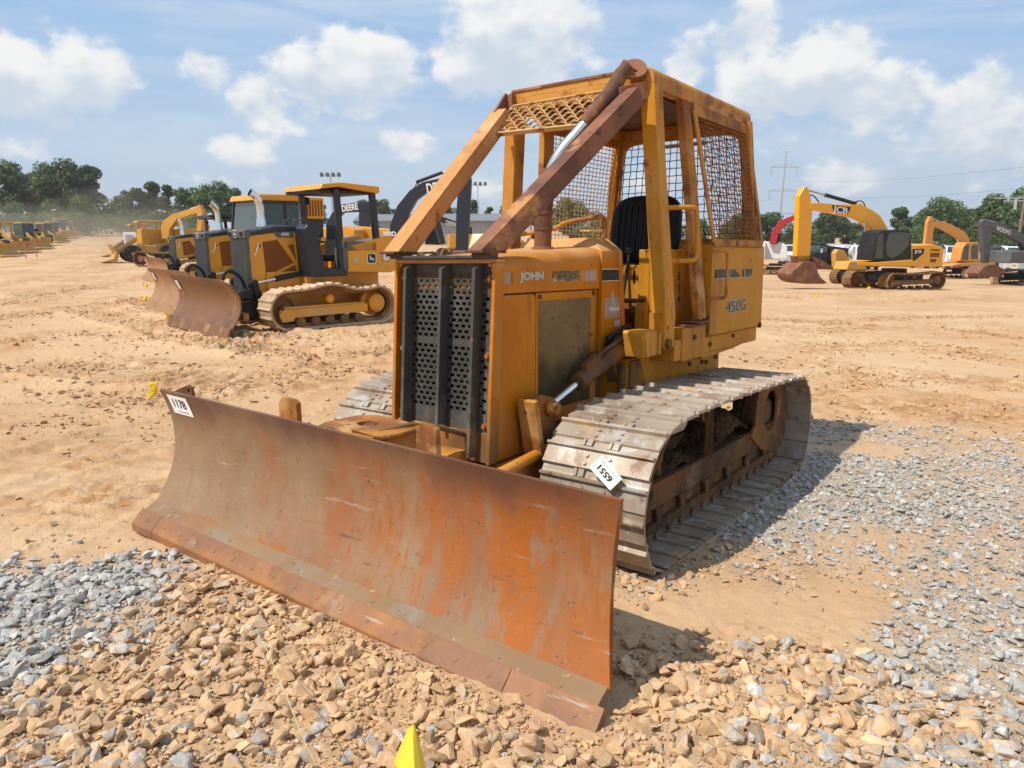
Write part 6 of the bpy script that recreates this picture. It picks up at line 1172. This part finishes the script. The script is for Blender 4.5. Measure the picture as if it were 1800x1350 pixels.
MB().tube([(0,0,0),(0,0,h)],[.16,.11],8).build('pole',MATS['wood_pole'],r); MB().cyl((.3,0,h-1.9),(.3,0,h-.9),.28,n=12).build('transformer',MATS['galv'],r); MB().bar((-.9,0,h-.5),(.9,0,h-.5),.1,.1).build('crossarm',MATS['wood_pole'],r); MB().box(-1.2,-.1,-.1,.1,h-2.6,h-2.35).build('bracket',MATS['galv'],r)
g=ground(1782,80); h=at(1793,300,80).z-g.z; r=empty('utility_pole',g); tag(r,'tall wooden utility pole with crossarms at the right edge','pole'); UPB=g
MB().tube([(0,0,0),(.05,0,h)],[.17,.11],8).build('pole',MATS['wood_pole'],r)
for dz_,w in((h-3.1,3.4),(h-3.4,2.4)): MB().bar((-w*.9,0,dz_),(w*.6,0,dz_+.05),.12,.12).build('crossarm',MATS['galv'],r)
MB().cyl((-.9,-.1,h-4.3),(-.9,-.1,h-3.2),.16,n=10).build('insulator',MATS['galv'],r)
# lattice pylon far off
g=ground(1366,400); h=at(1375,273,400).z-g.z; r=empty('transmission_pylon',g); tag(r,'slender grey transmission pylon with three pairs of arms, right of the cab','pylon')
b=MB(); b.tube([(0,0,0),(1.4,0,h)],[.75,.35],8); b.build('mast',MATS['galv'],r)
for f_ in(.28,.54,.80):
    b=MB(); x=1.4*f_; z=h*(1-(1-f_)*.98); z=h*f_+h*.02; b.bar((x-7.5,0,z+.6),(x+7.5,0,z+.6),.45,.4); 
    for s in(-1,1): b.bar((x+s*7.3,0,z+.5),(x+s*6.2,0,z-4.6),.28,.28); b.bar((x+s*7.3,0,z+.6),(x,0,z+2.2),.22,.22)
    b.build('crossarm',MATS['galv'],r)
MB().bar((-.8,0,h),(3.6,0,h),.3,.3).build('top_arm',MATS['galv'],r)
def wire(P0,P1,sag,label,rr=.02):
    P0,P1=Vector(P0),Vector(P1); b=MB(); b.tube([P0.lerp(P1,k/24)-Vector((0,0,sag*4*(k/24)*(1-k/24))) for k in range(25)],rr,5); o=b.build('power_line',MATS['cable']); tag(o,label,'wire','power lines across the right sky')
for (p,q,sg,l) in ((at(1387,318,398),at(1990,268,210),3.,'upper power line from the pylon arm to the right edge'),(at(1386,345,398),at(1990,310,210),3.,'middle power line from the pylon arm to the right edge'),(at(1384,374,398),at(1990,352,210),3.,'lowest power line from the pylon arm to the right edge'),(at(1362,345,398),at(1330,352,300),1.,'power line running left from the pylon behind the cab')): wire(p,q,sg,l,.035)
wire((UPB.x+.1,UPB.y,UPB.z+h*0+at(1789,325,80).z-UPB.z),at(1880,300,60),.4,'power line leaving the wooden pole towards the right'); wire(at(1783,362,80),at(1860,420,80),.0,'guy wire slanting down from the wooden pole',.03)
# guard rail and far fence
r=empty('guard_rail',ground(190,148)); tag(r,'pale guard rail across the far end of the dirt road','guard rail')
a=ground(146,148); e=ground(232,148); o=Vector(r.location); b=MB(); b.bar(a-o+Vector((0,0,.75)),e-o+Vector((0,0,.75)),.05,.32); b.build('rail',MATS['guard_rail'],r)
for k in range(12): p=a.lerp(e,k/11)-o; MB().box(p.x-.08,p.x+.08,p.y-.05,p.y+.1,p.z-.3,p.z+.85).build('rail_post',MATS['guard_rail'],r)
r=empty('sign_post',ground(166,140)); tag(r,'small white marker post beside the short pole','marker'); MB().bar((0,0,0),(0,0,1.5),.3,.06,(1,0,0)).build('panel',MATS['white_paint'],r)
r=empty('sign_board',ground(232,60)); tag(r,'white notice board on two legs by the loaders right of the road','sign'); MB().box(-.5,.5,-.03,.03,1.1,2.1).build('panel',MATS['white_paint'],r)
for x in(-.4,.4): MB().box(x-.04,x+.04,.03,.1,0,2.0).build('leg',MATS['wood_pole'],r)
MB().box(-.35,.35,-.036,-.03,1.3,1.9).build('notice',MATS['ink_soft'],r)
for u,Y,l in((46,60,'red stake, left one of the pair by the hazy loaders'),(65,63,'red stake, right one of the pair by the hazy loaders'),(228,57,'red stake on the right side of the dirt road')):
    b=MB(); b.tube([(0,0,-.1),(.02,0,1.15)],.04,6); b.rev((.02,0,1.0),(0,0,1),[(.05,0),(.06,.02),(.06,.2),(.04,.22)],8); o=b.build('stake',MATS['stake_red'],None,0,ground(u,Y)); tag(o,l,'stake','red stakes beside the dirt road')
def barrel(u,Y,l,m): o=MB().rev((0,0,0),(0,0,1),[(.24,0),(.28,.04),(.27,.3),(.29,.33),(.27,.36),(.26,.62),(.28,.65),(.25,.68),(.22,.95),(.1,.97)],20).build('barrel',MATS[m],None,0,ground(u,Y)); tag(o,l,'barrel')
barrel(786,34,'orange plastic barrel behind the hood between the beams','barrel_orange'); barrel(834,34,'red barrel just left of the nearer front beam foot','stake_red')
b=MB(); b.tube([(0,0,0),(.03,0,.5),(0,.1,.9)],[.25,.2,.05],8); o=b.build('concrete_lump',MATS['galv'],None,0,ground(774,33)); tag(o,'grey upright lump beside the orange barrel','debris')
# ---------------------------------------------------------------- yellow lot flags
def flag(p,w,h,label,rz=0,lean=0,stem=.3):
    r=empty('marker_flag',p,rz); tag(r,label,'flag','yellow lot flags'); b=MB()
    b.tube([(0,0,-.03),(lean*.5,0,stem*.6),(lean,0,stem)],.002,6); b.build('stem',MATS['ink_soft'],r)
    b=MB(); b.grid(lambda i,j:(lean+w*i+.012*math.sin(5*j),.035*math.sin(5*i+2*j)*i*(w/.12),stem-h*j-.25*h*i),10,8); o=b.build('flag_cloth',MATS['flag_yellow'],r); s=o.modifiers.new('t','SOLIDIFY'); s.thickness=.0008; return r
# foreground flag, crumpled on the stones: a folded cone of film
p=at(718,1330,1.72); g=Vector((p.x,p.y,float(gz_at(p.x,p.y))))
r=empty('marker_flag',(g.x,g.y,g.z)); tag(r,'crumpled yellow marker flag on the stones at the bottom edge','flag','yellow lot flags')
def near(u,v,D): return at(u,v,D)-Vector(r.location)
A_=near(727,1272,1.78); b=MB(); base=[near(u,v,D) for u,v,D in((690,1342,1.70),(698,1352,1.64),(712,1366,1.60),(728,1368,1.57),(745,1362,1.62),(750,1352,1.68),(742,1328,1.72))]
topl=[near(u,v,D) for u,v,D in((718,1278,1.775),(721,1275,1.772),(723,1275,1.770),(725,1274,1.768),(727,1273,1.770),(729,1274,1.773),(730,1275,1.777))]
b.grid(lambda i,j:tuple(topl[int(i)].lerp(base[int(i)],j)) if False else tuple((lambda a,t_:topl[a].lerp(topl[min(a+1,6)],t_).lerp(base[a].lerp(base[min(a+1,6)],t_),j))(min(6,int(i*6)),i*6-min(6,int(i*6)))),36,10)
o=b.build('flag_cloth',MATS['flag_yellow'],r); sm_=o.modifiers.new('t','SOLIDIFY'); sm_.thickness=.001
b=MB(); b.tube([near(723,1290,1.765),near(705,1330,1.69),near(694,1356,1.66)],.0018,6); b.build('stem',MATS['rust_dark'],r)
b=MB(); b.tube([near(731,1300,1.738),near(727,1316,1.714),near(721,1329,1.69)],.0009,5); b.tube([near(737,1318,1.706),near(735,1327,1.69),near(731,1335,1.672)],.0009,5); b.build('fold_line',MATS['ink'],r)  # thin dark strokes drawn for the folds in the film
# flag tied at the blade corner
q=DM@Vector((2.345,-1.478,.80)); r=empty('marker_flag',q,0); tag(r,'yellow ribbon flag tied at the far top corner of the old blade','flag','yellow lot flags')
b=MB(); b.grid(lambda i,j:(-.062*i+.006*math.sin(7*j),-.01*math.sin(4*i+3*j),.055*(1-j)*(1-.15*i)-.045*j*i*1.0+.0-.012*i),8,8); o=b.build('flag_cloth',MATS['flag_yellow'],r); o.modifiers.new('t','SOLIDIFY').thickness=.001
b=MB(); b.rev((.004,0,.0),(1,0,.2),[(.002,-.012),(.008,-.004),(.008,.006),(.002,.014)],8); b.build('knot',MATS['flag_yellow'],r)
for u,Y,l in((291,14.35,'yellow lot flag at the near blade corner of the canopy dozer'),(250,19.5,'yellow lot flag on the dirt left of the tan blade'),(251,25.5,'tiny yellow lot flag on the dirt, farther along the left row'),(1428,27.5,'tiny yellow lot flag lying on the dirt behind the old dozer'),(1523,34.5,'tiny yellow lot flag by the near track of the bright excavator')):
    flag(ground(u,Y),.16,.13,l,random.uniform(-.4,.4),.02,.22)
# dry grass stalk lying over the stones
pts_=[at(u,v,D) for u,v,D in((450,1105,2.70),(470,1145,2.52),(490,1190,2.34),(510,1240,2.16),(530,1290,1.98),(555,1345,1.80))]
o=MB().tube([(p.x,p.y,max(p.z,float(gz_at(p.x,p.y))+.05)) for p in pts_],[.0008,.0014,.0016,.0016,.0013,.0007],5).build('grass_stalk',MATS['dry_grass']); tag(o,'thin dry grass stalk lying across the tan stones','stalk')
# clods of dirt
# ---------------------------------------------------------------- dust hanging over the far end of the road
dm=bpy.data.materials.new('dust'); dm.use_nodes=True; t=NT(dm.node_tree); t.n.clear(); v=t.new('ShaderNodeVolumePrincipled'); v.inputs['Color'].default_value=(.97,.80,.58,1); v.inputs['Density'].default_value=.0075; v.inputs['Anisotropy'].default_value=.2; t.l.new(v.outputs[0],t.new('ShaderNodeOutputMaterial').inputs['Volume'])
for (u,vv,D,rx,ry,rz) in ((215,392,98,7,14,5.0),(110,420,105,20,20,3.8),(40,404,112,12,14,4.2),(240,428,60,4.5,7,1.5),(290,416,90,8,12,3.6)):
    c=at(u,vv,D); b=MB(); b.grid(lambda i,j:(rx*math.cos(2*math.pi*i)*math.sin(math.pi*j),ry*math.sin(2*math.pi*i)*math.sin(math.pi*j),rz*math.cos(math.pi*j)),28,16); me=b.mesh('dust_cloud')
    bm=bmesh.new(); bm.from_mesh(me); bmesh.ops.remove_doubles(bm,verts=bm.verts,dist=.01); bmesh.ops.recalc_face_normals(bm,faces=bm.faces); bm.to_mesh(me); bm.free(); me.materials.append(dm); o=bpy.data.objects.new('dust_cloud',me); COL.objects.link(o); o.location=c; tag(o,'tan dust cloud drifting over the far end of the dirt road',kind='stuff')

# ---------------------------------------------------------------- thin summer haze over the whole yard
hm=bpy.data.materials.new('haze'); hm.use_nodes=True; t=NT(hm.node_tree); t.n.clear(); v=t.new('ShaderNodeVolumePrincipled'); v.inputs['Color'].default_value=(.93,.95,1.,1); v.inputs['Density'].default_value=.00035; v.inputs['Anisotropy'].default_value=.3; t.l.new(v.outputs[0],t.new('ShaderNodeOutputMaterial').inputs['Volume'])
o=MB().box(-1700,1700,-1700,1700,-8,62).build('haze',hm); tag(o,'thin summer haze in the air over the yard',kind='stuff')
